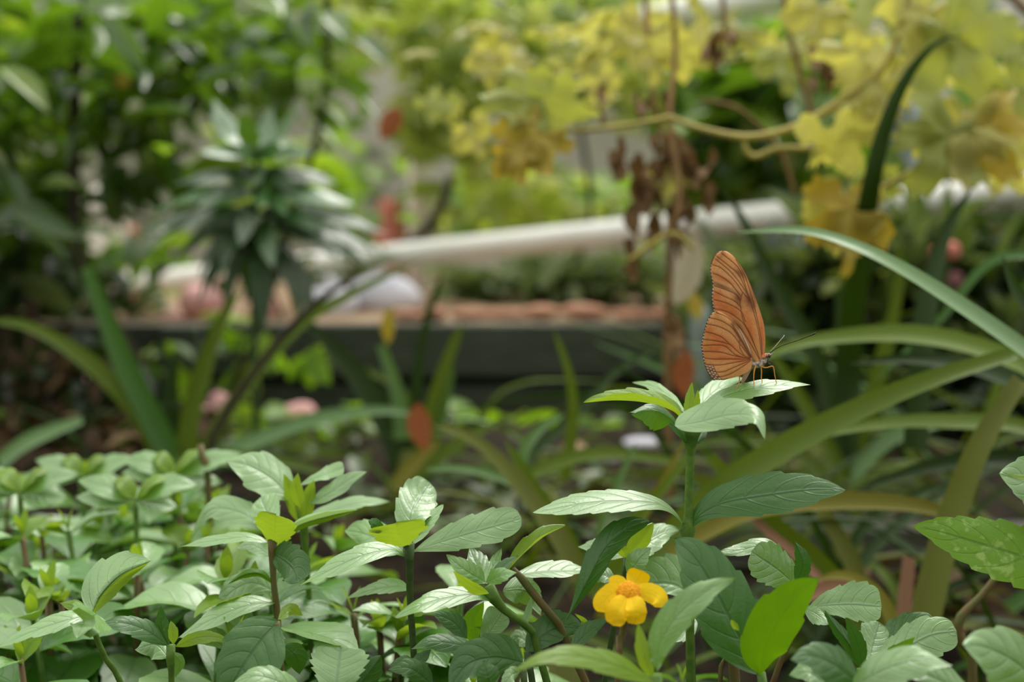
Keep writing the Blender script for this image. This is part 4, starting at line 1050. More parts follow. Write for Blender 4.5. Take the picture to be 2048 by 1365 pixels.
def foliage(name, parent, mat, blobs, L, wr, kind, seed, elev=(-.9, .4), label=None, kindtag=None, roll=.6):
    rs_ = np.random.RandomState(seed); T, fc = tmpl(kind); nT = len(T)
    AV = []; AF = []; RN = []; k = 0
    for (px, py, d, rx, ry, rd, n) in blobs:
        c = np.array(list(at(px, py, d)))
        for _ in range(n):
            q = rs_.normal(size=3); q /= np.linalg.norm(q); q *= rs_.rand() ** .45
            p = c + q * np.array([rx / F * d, rd, ry / F * d])
            az = rs_.rand() * 6.283; e = rs_.uniform(*elev); l = rs_.uniform(*L); ro = rs_.normal() * roll
            h = np.array([math.cos(az), math.sin(az), 0]); sd_ = np.array([-math.sin(az), math.cos(az), 0])
            X_ = h * math.cos(e) + np.array([0, 0, math.sin(e)]); N_ = np.cross(X_, sd_)
            Y_ = sd_ * math.cos(ro) + N_ * math.sin(ro); Z_ = np.cross(X_, Y_)
            A = p + (T[:, :1] * X_ + T[:, 1:2] * Y_ * wr + T[:, 2:] * Z_) * l
            AV.append(A); AF += [tuple(i + k for i in f_) for f_ in fc]; k += nT
            RN.append(np.full(nT, rs_.rand()))
    V = np.vstack(AV)
    o = mesh_obj(name, V, AF, mat, parent, attrs={'rnd': ('FLOAT', np.concatenate(RN))}, origin=V.mean(0))
    if label: o['label'] = label
    if kindtag: o['kind'] = kindtag
    return o

def bush(nm, label, foot, parts, stems=(), smat='stem_dark', cat='shrub', group=None):
    """foot: (px, distance); parts: list of foliage arguments; stems: lists of (px,py,d,r px)"""
    fp = at(foot[0], 600, foot[1]); z = hs(fp.y) if fp.y < 1.5 else .262
    e_ = empty(nm, (fp.x, fp.y, z), label, cat, group)
    for (mat, blobs, L, wr, kind, seed, *o) in parts:
        foliage('foliage', e_, mat, blobs, L, wr, kind, seed, **(o[0] if o else {}))
    for st in stems:
        pts = [at(a, b, d) for a, b, d, r in st]; rad = [r / F * d for a, b, d, r in st]
        pts.append(Vector((pts[-1].x + (fp.x - pts[-1].x) * .3, pts[-1].y, z))); rad.append(rad[-1])
        tube('stem', pts[::-1], rad[::-1], M[smat], e_, sides=8)
    return e_

M['bark'] = solid_mat('brown_bark', (58, 44, 32), (84, 66, 46), rough=.8, scale=60, bump=.6)
M['bark_dark'] = solid_mat('dark_bark', (40, 34, 22), (58, 54, 30), rough=.8, scale=60, bump=.6)
M['vine'] = solid_mat('vine_tan', (176, 160, 80), (150, 140, 66), rough=.6, scale=60)
M['vine_brown'] = solid_mat('vine_brown', (120, 90, 56), (146, 116, 72), rough=.8, scale=60)

bush('glossy_shrub', 'tall glossy leaved shrub with a dark upright stem filling the upper corner', (150, 1.3), [
    (F_gloss, [(90, 130, 1.35, 230, 210, .16, 150), (330, 130, 1.35, 200, 160, .16, 110), (80, 420, 1.35, 130, 120, .12, 60), (560, 110, 1.45, 190, 140, .15, 90), (300, 330, 1.35, 120, 90, .1, 40), (-180, 300, 1.35, 200, 400, .16, 90), (-520, 280, 1.45, 260, 420, .14, 150)], (.045, .075), .34, 'lance', 1, dict(elev=(-.8, .3)))],
    [[(160, -60, 1.3, 13), (152, 150, 1.3, 12), (146, 380, 1.3, 14), (160, 520, 1.3, 12), (225, 640, 1.3, 12), (300, 780, 1.3, 12)],
     [(655, -60, 1.4, 8), (655, 100, 1.4, 8), (640, 250, 1.4, 7), (560, 520, 1.4, 8), (500, 700, 1.4, 8)]], 'bark_dark')
bush('dark_bush', 'deep shaded dark bush low at the picture edge under the glossy shrub', (20, 1.45), [
    (F_dark, [(10, 500, 1.5, 150, 170, .15, 170), (-60, 760, 1.5, 220, 160, .12, 90), (60, 820, 1.4, 110, 70, .05, 30)], (.04, .07), .4, 'lance', 2)],
    [[(60, 600, 1.4, 14), (80, 760, 1.4, 13), (90, 880, 1.4, 12)], [(140, 640, 1.42, 9), (120, 760, 1.42, 9), (110, 880, 1.42, 9)], [(20, 620, 1.4, 12), (10, 760, 1.4, 12), (14, 880, 1.4, 12)]], 'bark')
bush('yellow_green_climber', 'bright yellow green climber of small lobed leaves behind the middle of the rail', (950, 2.1), [
    (F_yel, [(930, 60, 2.1, 260, 130, .2, 170), (880, 240, 2.1, 110, 130, .15, 70), (1200, 90, 2.1, 200, 150, .2, 110), (1050, 380, 2.3, 180, 80, .15, 60), (730, -20, 2.2, 120, 80, .1, 40)], (.035, .065), 1.0, 'lobed', 3, dict(elev=(-1.2, .2)))],
    [[(1165, -30, 2.0, 7), (1165, 140, 2.0, 7), (1160, 240, 2.0, 6), (1180, 440, 2.0, 6)], [(905, 350, 1.9, 9), (880, 420, 1.9, 11), (830, 480, 1.9, 11), (700, 560, 1.9, 10)]], 'bark_dark')
bush('bright_green_bush', 'fresh bright green bush just above the pipe rail in the middle distance', (1100, 2.7), [
    (F_bri, [(1010, 400, 2.7, 170, 70, .2, 90), (1190, 400, 2.7, 90, 60, .2, 50), (560, 330, 2.7, 250, 90, .2, 60), (250, 540, 2.5, 180, 40, .2, 40)], (.05, .09), .6, 'oval', 4)])
bush('broadleaf_shrub', 'deep green broad leaved shrub behind the long tan tendril', (1520, 1.8), [
    (F_gloss, [(1500, 210, 1.75, 150, 110, .15, 130), (1520, 380, 1.8, 140, 60, .12, 60), (1430, 300, 1.8, 80, 100, .1, 50)], (.06, .11), .45, 'lance', 5),
    (F_bri, [(1540, 90, 1.85, 200, 45, .1, 55)], (.05, .09), .5, 'oval', 6)],
    [[(1530, 200, 1.8, 8), (1540, 400, 1.8, 9)]], 'bark_dark')
bush('grey_green_mound', 'low hazy grey green mound of foliage under the pipe rail', (1190, 2.6), [
    (F_gry_lit, [(1180, 552, 2.02, 250, 48, .06, 560), (930, 566, 2.02, 60, 36, .05, 90), (1480, 540, 2.6, 140, 60, .2, 120)], (.02, .045), .5, 'oval', 7)])
bush('bladed_thicket', 'dim thicket of fine leaves and blades behind the strap leaves at the open side', (1850, 1.45), [
    (F_dark, [(1720, 600, 1.42, 230, 80, .05, 170), (2000, 580, 1.40, 200, 80, .05, 150), (1850, 790, 1.35, 360, 110, .06, 300)], (.04, .09), .3, 'lance', 8, dict(elev=(-.6, 1.2))),
    (F_gry, [(1800, 620, 1.4, 260, 130, .06, 110), (1980, 760, 1.35, 180, 140, .05, 60), (1480, 720, 1.4, 110, 130, .04, 50)], (.07, .14), .12, 'blade', 9, dict(elev=(.4, 1.4))),
    (F_yel, [(1700, 560, 1.36, 200, 60, .04, 22), (1930, 640, 1.36, 120, 60, .04, 14)], (.02, .035), .7, 'oval', 10)])
bush('far_hedge', 'wide pale to mid green hedge along the far wall, tallest growth of all', (900, 3.6), [
    (F_bri, [(-100, 60, 3.6, 500, 300, .3, 260), (450, 20, 3.7, 300, 230, .3, 170), (1700, 180, 3.6, 500, 230, .3, 230), (1250, 20, 3.8, 400, 200, .2, 140)], (.08, .14), .6, 'oval', 12),
    (F_gry, [(150, 400, 3.5, 500, 130, .3, 90), (900, 440, 3.6, 500, 70, .3, 90), (1800, 440, 3.4, 500, 130, .3, 260), (2300, 200, 3.5, 300, 350, .3, 150), (-700, 250, 3.4, 400, 300, .3, 160), (700, 350, 3.7, 200, 80, .2, 40)], (.07, .12), .5, 'oval', 13)])
bush('light_green_herb', 'light green low plant at the foot of the dark planks', (1060, 1.36), [
    (F_bri, [(960, 850, 1.38, 90, 24, .03, 26), (1060, 880, 1.36, 80, 22, .03, 22), (1190, 870, 1.38, 80, 26, .03, 24), (760, 850, 1.38, 100, 30, .03, 14)], (.025, .05), .6, 'oval', 14, dict(elev=(-.3, .6)))], cat='plant')
bush('leaf_litter_plant', 'scrubby dull herb spread over the soil beneath the strap leaves', (1000, 1.1), [
    (F_gry, [(1000, 1010, 1.05, 420, 40, .12, 130), (600, 900, 1.25, 300, 30, .08, 70), (1650, 1060, 1.1, 260, 50, .08, 60)], (.02, .045), .4, 'lance', 15, dict(elev=(-.4, .9))),
    (F_brn, [(1000, 1030, 1.05, 500, 40, .15, 110), (250, 880, 1.2, 260, 60, .1, 60), (1800, 1200, .85, 260, 60, .06, 60)], (.015, .04), .4, 'oval', 16, dict(elev=(-.4, .6)))], cat='plant')
# ------------------------------------------------------------------ strap leaved clumps
def clump(label, foot, d, leaves, name='strap_leaf_clump'):
    """foot: picture x and distance of the root; leaves: (mat, pts(px,py,dz mm), (hw base, mid, tip), {opts})"""
    fp = at(foot, 700, d); z = hs(fp.y)
    e_ = empty(name, (fp.x, fp.y, z), label, 'plant')
    for lf in leaves:
        mt, pts, hw = lf[:3]; op = dict(lf[3]) if len(lf) > 3 else {}
        lb = op.pop('label', None); nm = op.pop('name', 'leaf')
        o = strap(nm, pts, hw, M[mt], e_, d, **op)
        if lb: o['label'] = lb
    # the rooted crown
    tube('crown', [(fp.x, fp.y, z - .01), (fp.x, fp.y, z + .012), (fp.x, fp.y, z + .03)], [.014, .014, .007], M['strap_tan'], e_, sides=12)
    return e_

clump('big strap leaved clump at the side, its long green blade arching over behind the butterfly', 2140, .66, [
    ('strap_pale', [(2160, 900, 0), (2110, 750, -20), (2048, 704, -40), (1930, 622, -50), (1810, 545, -50), (1700, 490, -40), (1600, 462, -20), (1470, 465, 0)], (24, 19, 4), dict(roll=50, label='long arching blade')),
    ('strap_olive', [(2170, 900, 60), (2080, 760, 60), (1960, 700, 70), (1820, 672, 80), (1680, 676, 90), (1560, 700, 90), (1440, 770, 90)], (26, 22, 4), dict(roll=45)),
    ('strap_dark', [(2170, 920, 100), (2080, 800, 90), (1960, 740, 90), (1830, 720, 90), (1700, 728, 90)], (22, 22, 4), dict(roll=40)),
    ('strap_olive', [(1180, 1190, 60), (1320, 1096, 40), (1440, 985, 30), (1560, 905, 20), (1700, 830, 10), (1860, 762, 0), (2030, 708, 0)], (26, 25, 12), dict(roll=40, label='broad olive blade crossing slantwise')),
    ('strap_olive', [(2160, 930, 60), (2060, 860, 60), (1900, 846, 60), (1760, 850, 60), (1600, 880, 60)], (18, 16, 4), dict(roll=50)),
    ('strap_dark', [(2170, 960, 80), (2040, 920, 80), (1880, 930, 80), (1700, 985, 80)], (20, 18, 5)),
    ('strap_tan', [(1838, 1330, 0), (1850, 1240, 0), (1880, 1110, 0), (1915, 1000, 0), (1965, 880, 0), (2040, 760, 10)], (30, 27, 16), dict(roll=15, label='upright greyish tan blade')),
    ('strap_dark', [(1830, 900, 120), (1850, 640, 130), (1890, 470, 140), (1946, 372, 140)], (26, 24, 7), dict(roll=20)),
    ('strap_dark', [(2080, 640, 0), (2030, 580, 0), (2004, 512, 0)], (24, 14, 3), dict(roll=20)),
    ('strap', [(2140, 520, 150), (1990, 520, 150), (1880, 640, 150), (1750, 760, 150)], (12, 10, 4)),
])
clump('dark tall strap leaf clump whose bent tip hooks over by the yellow lobed leaves', 1700, .95, [
    ('strap_dark', [(1690, 960, 0), (1700, 700, 0), (1735, 420, -110), (1765, 270, -130), (1815, 150, -140), (1880, 82, -150), (1925, 74, -150)], (24, 22, 6), dict(roll=20, label='tall hooked dark blade')),
    ('strap_dark', [(1690, 960, 0), (1640, 740, 0), (1560, 590, 0), (1490, 450, 0), (1440, 370, 0)], (20, 18, 5), dict(roll=20)),
    ('strap_dark', [(1690, 960, 20), (1688, 780, 20), (1680, 580, 20)], (24, 24, 12), dict(roll=10)),
    ('strap_olive', [(1690, 960, 20), (1750, 780, 20), (1800, 560, 20), (1790, 470, 20)], (20, 16, 4), dict(roll=20)),
    ('strap_olive', [(1690, 960, -10), (1600, 800, -10), (1530, 690, -10), (1500, 640, -10)], (18, 14, 4), dict(roll=20)),
    ('strap_pale', [(1700, 960, -10), (1780, 880, -10), (1900, 840, -10), (2000, 850, 0)], (14, 14, 4)),
])
clump('tan and pinkish strap leaf clump low behind the perch stem', 1600, .68, [
    ('strap_yellow', [(1340, 1110, 0), (1420, 1060, 0), (1500, 1024, 0), (1600, 1006, 0), (1730, 1004, 0), (1850, 1016, 0), (1960, 1052, 0)], (14, 19, 10), dict(roll=30, label='arching tan yellow blade')),
    ('strap_tan', [(1790, 1330, 60), (1740, 1230, 60), (1695, 1110, 60), (1640, 1020, 60)], (24, 22, 16), dict(roll=10)),
    ('strap_olive', [(1790, 1340, 20), (1700, 1210, 20), (1620, 1120, 20), (1520, 1030, 20), (1420, 915, 20)], (26, 27, 12), dict(roll=10)),
    ('pinkish', [(1660, 1180, 8), (1590, 1110, 8), (1520, 1050, 8), (1450, 970, 8)], (9, 9, 6), dict(roll=10, label='pinkish dry strip')),
    ('strap_yellow', [(1792, 1360, -30), (1786, 1260, -30), (1750, 1186, -30), (1690, 1152, -30), (1630, 1160, -30)], (16, 14, 5), dict(roll=30)),
    ('pinkish', [(1740, 1210, -10), (1690, 1178, -10), (1640, 1182, -10), (1600, 1200, -10)], (14, 18, 10), dict(roll=10)),
    ('pinkish', [(1806, 1340, 40), (1806, 1240, 40), (1817, 1116, 40)], (18, 16, 13), dict(roll=5)),
    ('strap_olive', [(1180, 1190, 60), (1250, 1070, 50), (1330, 975, 40), (1400, 880, 40)], (10, 11, 5), dict(roll=30)),
    ('strap_yellow', [(1200, 1240, 60), (1260, 1080, 60), (1330, 960, 60), (1370, 880, 60)], (12, 12, 6), dict(roll=20)),
])
clump('thin strap leaf clump with a pale brown blade bent over towards the leafy carpet', 1130, .78, [
    ('strap_tan', [(1160, 1160, -20), (1110, 1066, -20), (1050, 985, -20), (990, 915, -20), (930, 870, -20), (865, 850, -20)], (20, 16, 7), dict(roll=25, label='bent pale brown blade')),
    ('strap_olive', [(1170, 1180, 0), (1130, 1080, 0), (1070, 985, 0), (1010, 880, 0)], (22, 18, 6), dict(roll=20)),
    ('strap_pale', [(1070, 1000, 0), (1010, 960, 0), (930, 938, 0), (850, 940, 0)], (9, 8, 4), dict(roll=30)),
    ('strap_olive', [(1030, 960, 60), (1110, 928, 60), (1220, 908, 60), (1390, 930, 60)], (13, 14, 6)),
    ('strap_pale', [(1045, 960, 60), (1050, 900, 60), (1090, 850, 60), (1130, 830, 60)], (13, 12, 5), dict(roll=20)),
    ('strap_pale', [(1195, 1070, 0), (1230, 980, 0), (1272, 885, 0)], (8, 8, 4), dict(roll=10)),
    ('strap_olive', [(1130, 960, 140), (1145, 860, 140), (1140, 760, 140), (1108, 660, 140)], (15, 13, 5), dict(roll=10)),
    ('strap_dark', [(1030, 940, 150), (1150, 830, 150), (1240, 740, 150), (1330, 690, 150)], (12, 12, 5)),
])
clump('strap leaf clump with a thin dark stalk, an orange dead leaf caught in it', 815, 1.12, [
    ('strap_dark', [(830, 1000, 0), (780, 860, 0), (710, 750, 0), (610, 640, 0)], (32, 26, 8), dict(roll=25)),
    ('strap_olive', [(835, 960, 0), (865, 830, 0), (890, 740, 0), (925, 645, 0)], (20, 17, 7), dict(roll=20)),
    ('strap_dark', [(825, 1000, 20), (832, 800, 20), (850, 660, 20), (885, 545, 20)], (15, 12, 6), dict(roll=10)),
    ('strap_pale', [(806, 880, -10), (795, 790, -10), (762, 690, -10)], (17, 14, 9), dict(roll=10)),
    ('strap_olive', [(820, 900, 20), (740, 790, 20), (650, 680, 20)], (16, 14, 5)),
    ('strap_pale', [(870, 880, 0), (890, 800, 0), (905, 735, 0)], (14, 12, 7), dict(roll=10)),
    ('strap_olive', [(800, 1010, -60), (850, 945, -60), (930, 880, -60), (990, 850, -60)], (16, 15, 6)),
    ('strap_yellow', [(780, 990, -80), (830, 930, -80), (880, 880, -80)], (14, 14, 6)),
])
clump('fan of blurred strap leaves between the carpet and the timber wall', 360, 1.05, [
    ('strap', [(350, 925, 0), (310, 850, 0), (250, 730, 0), (205, 620, 0), (172, 535, 0)], (25, 22, 10), dict(roll=15)),
    ('strap_olive', [(330, 925, 0), (270, 820, 0), (170, 720, 0), (60, 655, 0), (-40, 640, 0)], (19, 16, 5), dict(roll=30)),
    ('strap_olive', [(375, 925, 0), (385, 830, 0), (415, 720, 0), (445, 640, 0), (480, 580, 0)], (22, 20, 7), dict(roll=10)),
    ('strap_olive', [(395, 925, 0), (480, 790, 0), (590, 660, 0), (700, 590, 0), (840, 520, 0)], (17, 14, 4), dict(roll=20)),
    ('strap_pale', [(420, 925, -20), (520, 880, -20), (640, 838, -20), (760, 822, -20), (840, 830, -20)], (17, 14, 5), dict(roll=35)),
    ('strap_olive', [(350, 930, -40), (440, 915, -40), (560, 925, -40), (660, 950, -40)], (13, 11, 5), dict(roll=40)),
    ('strap_pale', [(0, 930, -60), (50, 890, -60), (110, 862, -60), (165, 842, -60)], (16, 15, 8), dict(roll=35)),
    ('strap_dark', [(365, 925, 30), (340, 820, 30), (350, 700, 30)], (22, 19, 7), dict(roll=10)),
])
# dark slanting woody stem through the fan
def wood(label, pp, d, mat, name='woody_stem', cat='stem', root=True):
    pts = [at(x, y, d + dz / 1000) for x, y, dz, r in pp]; rad = [r / F * d for *_, r in pp]
    if root:
        z = hs(pts[-1].y) if pts[-1].y < 1.5 else .262
        if pts[-1].z > z + .004: pts.append(Vector((pts[-1].x, pts[-1].y, z - .004))); rad.append(rad[-1])
    return tag(tube(name, pts[::-1], rad[::-1], M[mat], sides=8), label, cat)
wood('dark purplish woody stem slanting up between the strap leaves', [(700, 560, 0, 5), (640, 600, 0, 8), (560, 680, 0, 9), (490, 770, 0, 9), (440, 850, 0, 9), (420, 910, 0, 9)], .98, 'bark_dark')

# ------------------------------------------------------------------ whorled plant in the middle of the shrub
DW = 1.12
fw = at(512, 700, DW)
wh = empty('whorled_plant', (fw.x, fw.y, hs(fw.y)), 'soft focus plant with narrow leaves in tiers around one stem, drooping dark leaves below', 'plant')
tube('stem', [(fw.x, fw.y, hs(fw.y)), at(508, 700, DW), at(510, 480, DW), at(515, 300, DW)], [.0035, .003, .0026, .002], M['stem_dark'], wh)
M['whorl'] = leaf_mat('whorl_leaf', (66, 108, 56), (110, 150, 30), rough=.33, spec=1.0, vein=.2, tmix=.25, scale=200)
M['whorl_dark'] = leaf_mat('whorl_leaf_dark', (40, 70, 28), (70, 110, 20), rough=.38, spec=.6, vein=.2, tmix=.2, scale=200)
rw = random.Random(4)
for tier, (ty, n_, Lp, drop, mt, a0) in enumerate(((296, 6, 100, -90, 'whorl', .3), (310, 9, 145, -6, 'whorl', .1), (350, 9, 170, 26, 'whorl_dark', .5), (385, 10, 215, 40, 'whorl', .2), (425, 11, 250, 60, 'whorl_dark', .6), (450, 9, 230, 90, 'whorl_dark', .6), (470, 8, 210, 160, 'whorl_dark', .0))):
    for k in range(n_):
        a = a0 + 2 * math.pi * k / n_ + rw.uniform(-.2, .2); L_p = Lp * rw.uniform(.8, 1.15)
        ex, ez = math.cos(a) * L_p, math.sin(a) * L_p
        dzm = ez / F * DW * 1000; dr = drop * rw.uniform(.7, 1.25)
        pts = [(513, ty, 0), (513 + ex * .5, ty + dr * .22 - 6, dzm * .5), (513 + ex, ty + dr, dzm)]
        if dr > 100: pts[1] = (513 + ex * .35, ty + dr * .4, dzm * .4); pts[2] = (513 + ex * .5, ty + dr * 1.1, dzm * .5)
        flat = abs(math.cos(a))
        leaf('leaf', pts, 13 + 12 * (1 - flat), 13 + 12 * (1 - flat), 26 * flat, -26 * flat, M[mt], wh, DW, a=.9, b=.8, teeth=3, tooth=.03, nu=21, nv=7)
# bigger individual leaves of the shrub that hang down
def hung(label, pts, va, vb, da, db, mt, d, name='fallen_leaf', cat='leaf', **k):
    o = leaf(name, pts, va, vb, da, db, M[mt], None, d, nu=25, nv=9, **k); return tag(o, label, cat)
M['rust'] = leaf_mat('rust_leaf', (160, 94, 58), (140, 76, 36), rough=.6, spec=.2, vein=.2, tmix=.3)
M['yellow_leaf'] = leaf_mat('yellow_leaf', (176, 156, 50), (176, 152, 34), rough=.5, spec=.3, vein=.3, tmix=.4)
M['drylf'] = leaf_mat('dry_leaf_brown', (128, 100, 70), (120, 88, 46), rough=.8, spec=.15, vein=.3, tmix=.2, mott=.5, scale=200)
M['drylf_pale'] = leaf_mat('dry_leaf_pale', (206, 198, 180), (190, 170, 130), rough=.7, spec=.2, vein=.3, tmix=.3, mott=.4, scale=200)
M['lobed'] = leaf_mat('lobed_leaf_yellow', (204, 198, 118), (218, 212, 92), rough=.5, spec=.4, vein=0, tmix=.5, var=.3, mott=.4, scale=300)
M['lobed_green'] = leaf_mat('lobed_leaf_green', (166, 174, 96), (188, 194, 74), rough=.5, spec=.4, vein=0, tmix=.4, var=.3, mott=.4, scale=300)
M['lobed_gold'] = leaf_mat('lobed_leaf_gold', (192, 172, 80), (206, 178, 50), rough=.5, spec=.3, vein=0, tmix=.4, var=.2, mott=.5, scale=300)
hung('rusty orange dead leaf caught in the middle strap leaf clump', [(836, 806, 0), (838, 850, 0), (852, 905, 0)], 26, 26, 6, 4, 'rust', 1.02, 'dead_leaf')
hung('rusty red dead leaf hanging high in front of the white gaps in the shrub', [(800, 215, 0), (780, 245, 0), (762, 282, 0)], 22, 24, 6, 4, 'rust', 1.3, 'dead_leaf')
hung('brownish orange dead leaf low behind the butterfly plant, just under the wing tip', [(1376, 700, 0), (1366, 750, 0), (1372, 800, 0)], 24, 24, 6, 4, 'rust', 1.0, 'dead_leaf')
hung('small ochre dead leaf behind the lower margin of the butterfly wing', [(1388, 585, 0), (1392, 612, 0), (1398, 642, 0)], 16, 16, 6, 4, 'lobed_gold', 1.0, 'dead_leaf')
hung('yellow leaf hanging beside the drooping dark leaves of the tiered plant', [(595, 540, 0), (598, 580, 0), (592, 630, 0)], 24, 24, 6, 4, 'yellow_leaf', 1.14, 'dead_leaf')
hung('dried yellow leaf tip standing over the dark planks near the lavender slab', [(776, 690, 0), (776, 640, 0), (786, 610, 0)], 14, 14, 4, 4, 'yellow_leaf', 1.1, 'dead_leaf')
hung('small red dead leaf among the bases of the fan of strap leaves', [(255, 790, 0), (268, 812, 0), (285, 830, 0)], 14, 14, 4, 4, 'rust', 1.1, 'dead_leaf')
hung('tiny yellow leaf spot beside the tall shrub stem', [(232, 150, 0), (245, 162, 0), (262, 170, 0)], 16, 16, 4, 4, 'yellow_leaf', 1.25, 'dead_leaf')

# ------------------------------------------------------------------ yellowing lobed vine
def lobed_leaf(parent, cx, cy, d, size, tip, mt, tilt=25, yaw=0, fold=.28, name='leaf', label=None):
    """cx, cy: stalk junction; tip: picture angle of the tip, degrees (0 right, -90 down)"""
    n = 72; rings = 7; rr_ = random.Random(int(cx * 5 + cy)); V = []; UV = []
    a = R(tip); T = np.array([math.cos(a), math.sin(a), 0]); Sd = np.array([-math.sin(a), math.cos(a), 0]); Nn = np.array([0, 0, -1.0])
    tt_ = R(tilt); T2 = T * math.cos(tt_) + Nn * math.sin(tt_); N2 = Nn * math.cos(tt_) - T * math.sin(tt_)
    yw = R(yaw); S2 = Sd * math.cos(yw) + N2 * math.sin(yw); N3 = N2 * math.cos(yw) - Sd * math.sin(yw)
    k = size * .9 / F * d; c0 = cp(cx, cy, d); V.append(c0); UV.append((.5, .5)); p1, p2 = rr_.random() * 6, rr_.random() * 6
    for r_ in range(1, rings + 1):
        q = r_ / rings
        for j in range(n):
            t = -math.pi + 2 * math.pi * j / n
            lob = max(math.exp(-((t - c) / wd) ** 2) * h for c, wd, h in ((0, .38, 1), (1.05, .32, .84), (-1.05, .32, .84), (2.1, .36, .62), (-2.1, .36, .62)))
            rd = (.52 + .48 * lob) * (1 + .09 * math.cos(t * 23 + p1) + .05 * math.cos(t * 11 + p2)) * (1 - .8 * math.exp(-((abs(t) - math.pi) / .28) ** 2))
            x, y = rd * q * math.cos(t), rd * q * math.sin(t)
            h = -fold * 1.7 * (q * rd) ** 1.6 + .13 * math.cos(5 * t + .3) * q + .13 * math.sin(9 * x + p2) * q + .10 * math.sin(11 * y + p1) * q + fold * 1.2 * abs(y) * q
            V.append(c0 + (T2 * x + S2 * y + N3 * h) * k); UV.append((x * .5 + .5, y * .5 + .5))
    f = [(0, 1 + j, 1 + (j + 1) % n) for j in range(n)]
    for r_ in range(rings - 1):
        for j in range(n):
            b = 1 + r_ * n; f.append((b + j, b + n + j, b + n + (j + 1) % n, b + (j + 1) % n))
    o = mesh_obj(name, tw(np.array(V)), f, M[mt], parent, uv=UV, origin=tw(c0))
    if label: o['label'] = label
    return o

vf = at(1980, 600, 1.05)
vine = empty('lobed_vine', (vf.x, vf.y, hs(vf.y)), 'yellowing vine with big lobed leaves and long tan tendrils hanging in from above', 'vine')
def vt(name, pp, d, mt='vine', par=None):
    tube(name, [at(x, y, d + dz / 1000) for x, y, dz, r in pp], [r / F * d for *_, r in pp], M[mt], par or vine, sides=8, n=40)
vt('main_stem', [(2130, 1000, 60, 9), (2140, 400, 40, 9), (2080, 60, 0, 8), (1900, -60, -20, 8), (1700, -80, -20, 7), (1400, -90, -20, 7), (1100, -80, -20, 6)], 1.0, 'vine_brown')
vt('tendril', [(1340, 235, 0, 6), (1400, 258, 0, 7), (1500, 275, 0, 8), (1600, 250, 0, 8), (1690, 195, 0, 8), (1760, 140, 0, 7), (1800, 60, 0, 6), (1830, -60, 0, 6)], .86)
vt('tendril', [(1492, 272, 0, 5), (1490, 296, 0, 6), (1510, 314, 0, 7), (1560, 298, 0, 7), (1660, 300, 0, 6)], .86)
vt('tendril', [(1760, 230, 0, 5), (1830, 270, 0, 5), (1870, 296, 0, 6)], .86)
vt('tendril', [(1740, 390, 0, 5), (1830, 340, 0, 6), (1900, 310, 0, 5)], .86)
vt('tendril', [(1100, 262, 0, 5), (1180, 260, 0, 5), (1290, 245, 0, 5), (1340, 235, 0, 6)], .86)
vt('tendril', [(1340, -60, 40, 6), (1350, 100, 40, 6), (1340, 240, 20, 6), (1360, 400, 10, 5), (1330, 470, 10, 5)], .9, 'vine_brown')
vt('tendril', [(1560, -60, 40, 6), (1585, 90, 40, 6), (1620, 220, 40, 6), (1640, 330, 40, 5)], .95, 'vine_brown')
vt('tendril', [(1440, -60, 40, 6), (1450, 60, 40, 5), (1446, 110, 40, 4)], .95, 'vine_brown')
vt('tendril', [(1590, 390, 40, 4), (1560, 300, 40, 4), (1480, 220, 40, 4), (1400, 200, 40, 4)], .95, 'vine_brown')
vt('tendril', [(1260, 520, 10, 5), (1340, 468, 10, 6), (1390, 500, 10, 5)], .9)
for i_, a_l in enumerate(((1660, 296, .85, 120, 10, 'lobed', 20, 55), (1690, 400, .85, 110, -110, 'lobed', 25, 20), (1700, 420, .84, 140, -88, 'lobed_gold', 15, -20), (1930, 250, .84, 130, -100, 'lobed', 15, 20), (1900, 270, .84, 150, -115, 'lobed_green', 10, -10),
              (1960, 260, .84, 130, -70, 'lobed_gold', 20, 30), (1900, 70, .85, 170, -60, 'lobed_green', 10, 20), (1860, 20, .86, 130, -120, 'lobed', 30, 0), (1760, 160, .86, 110, -150, 'lobed', 20, 10), (1740, 200, .86, 90, -95, 'lobed', 10, 30),
              (1720, 120, .88, 100, 160, 'lobed', 20, 10), (1090, 210, .86, 110, -20, 'lobed_green', 15, 30), (1060, 200, .86, 110, 170, 'lobed_green', 20, 30), (1070, 270, .85, 110, -135, 'lobed_gold', 20, 10), (1030, 310, .85, 70, -80, 'lobed_gold', 20, 0),
              (1360, 110, .95, 90, 40, 'lobed', 15, 30), (1320, 120, .95, 80, 130, 'lobed', 15, 30), (2030, 180, .86, 110, -80, 'lobed_green', 25, 20), (2040, 60, .9, 130, -100, 'lobed_green', 25, 20), (1780, -10, .95, 130, -80, 'lobed_green', 35, 0), (1640, 20, .98, 110, -100, 'lobed', 30, 0),
              (1280, 40, 1.0, 70, -110, 'lobed', 30, 0), (1130, 90, 1.0, 60, -80, 'lobed_green', 35, 0), (980, 110, 1.05, 64, -100, 'lobed', 35, 10), (1200, 160, 1.05, 60, -60, 'lobed', 25, 10), (1330, 360, .95, 60, -80, 'lobed', 20, 20), (1750, 360, .88, 70, -100, 'lobed_green', 20, 20),
              (880, 200, 1.1, 60, -120, 'lobed_green', 30, 20), (940, 260, 1.1, 66, -70, 'lobed', 30, 20), (1560, 110, 1.05, 90, -80, 'lobed_green', 35, 0), (2010, 330, .9, 80, -60, 'lobed', 20, 30))):
    lobed_leaf(vine, a_l[0], a_l[1], a_l[2], a_l[3], a_l[4], a_l[5], tilt=a_l[6], yaw=a_l[7])
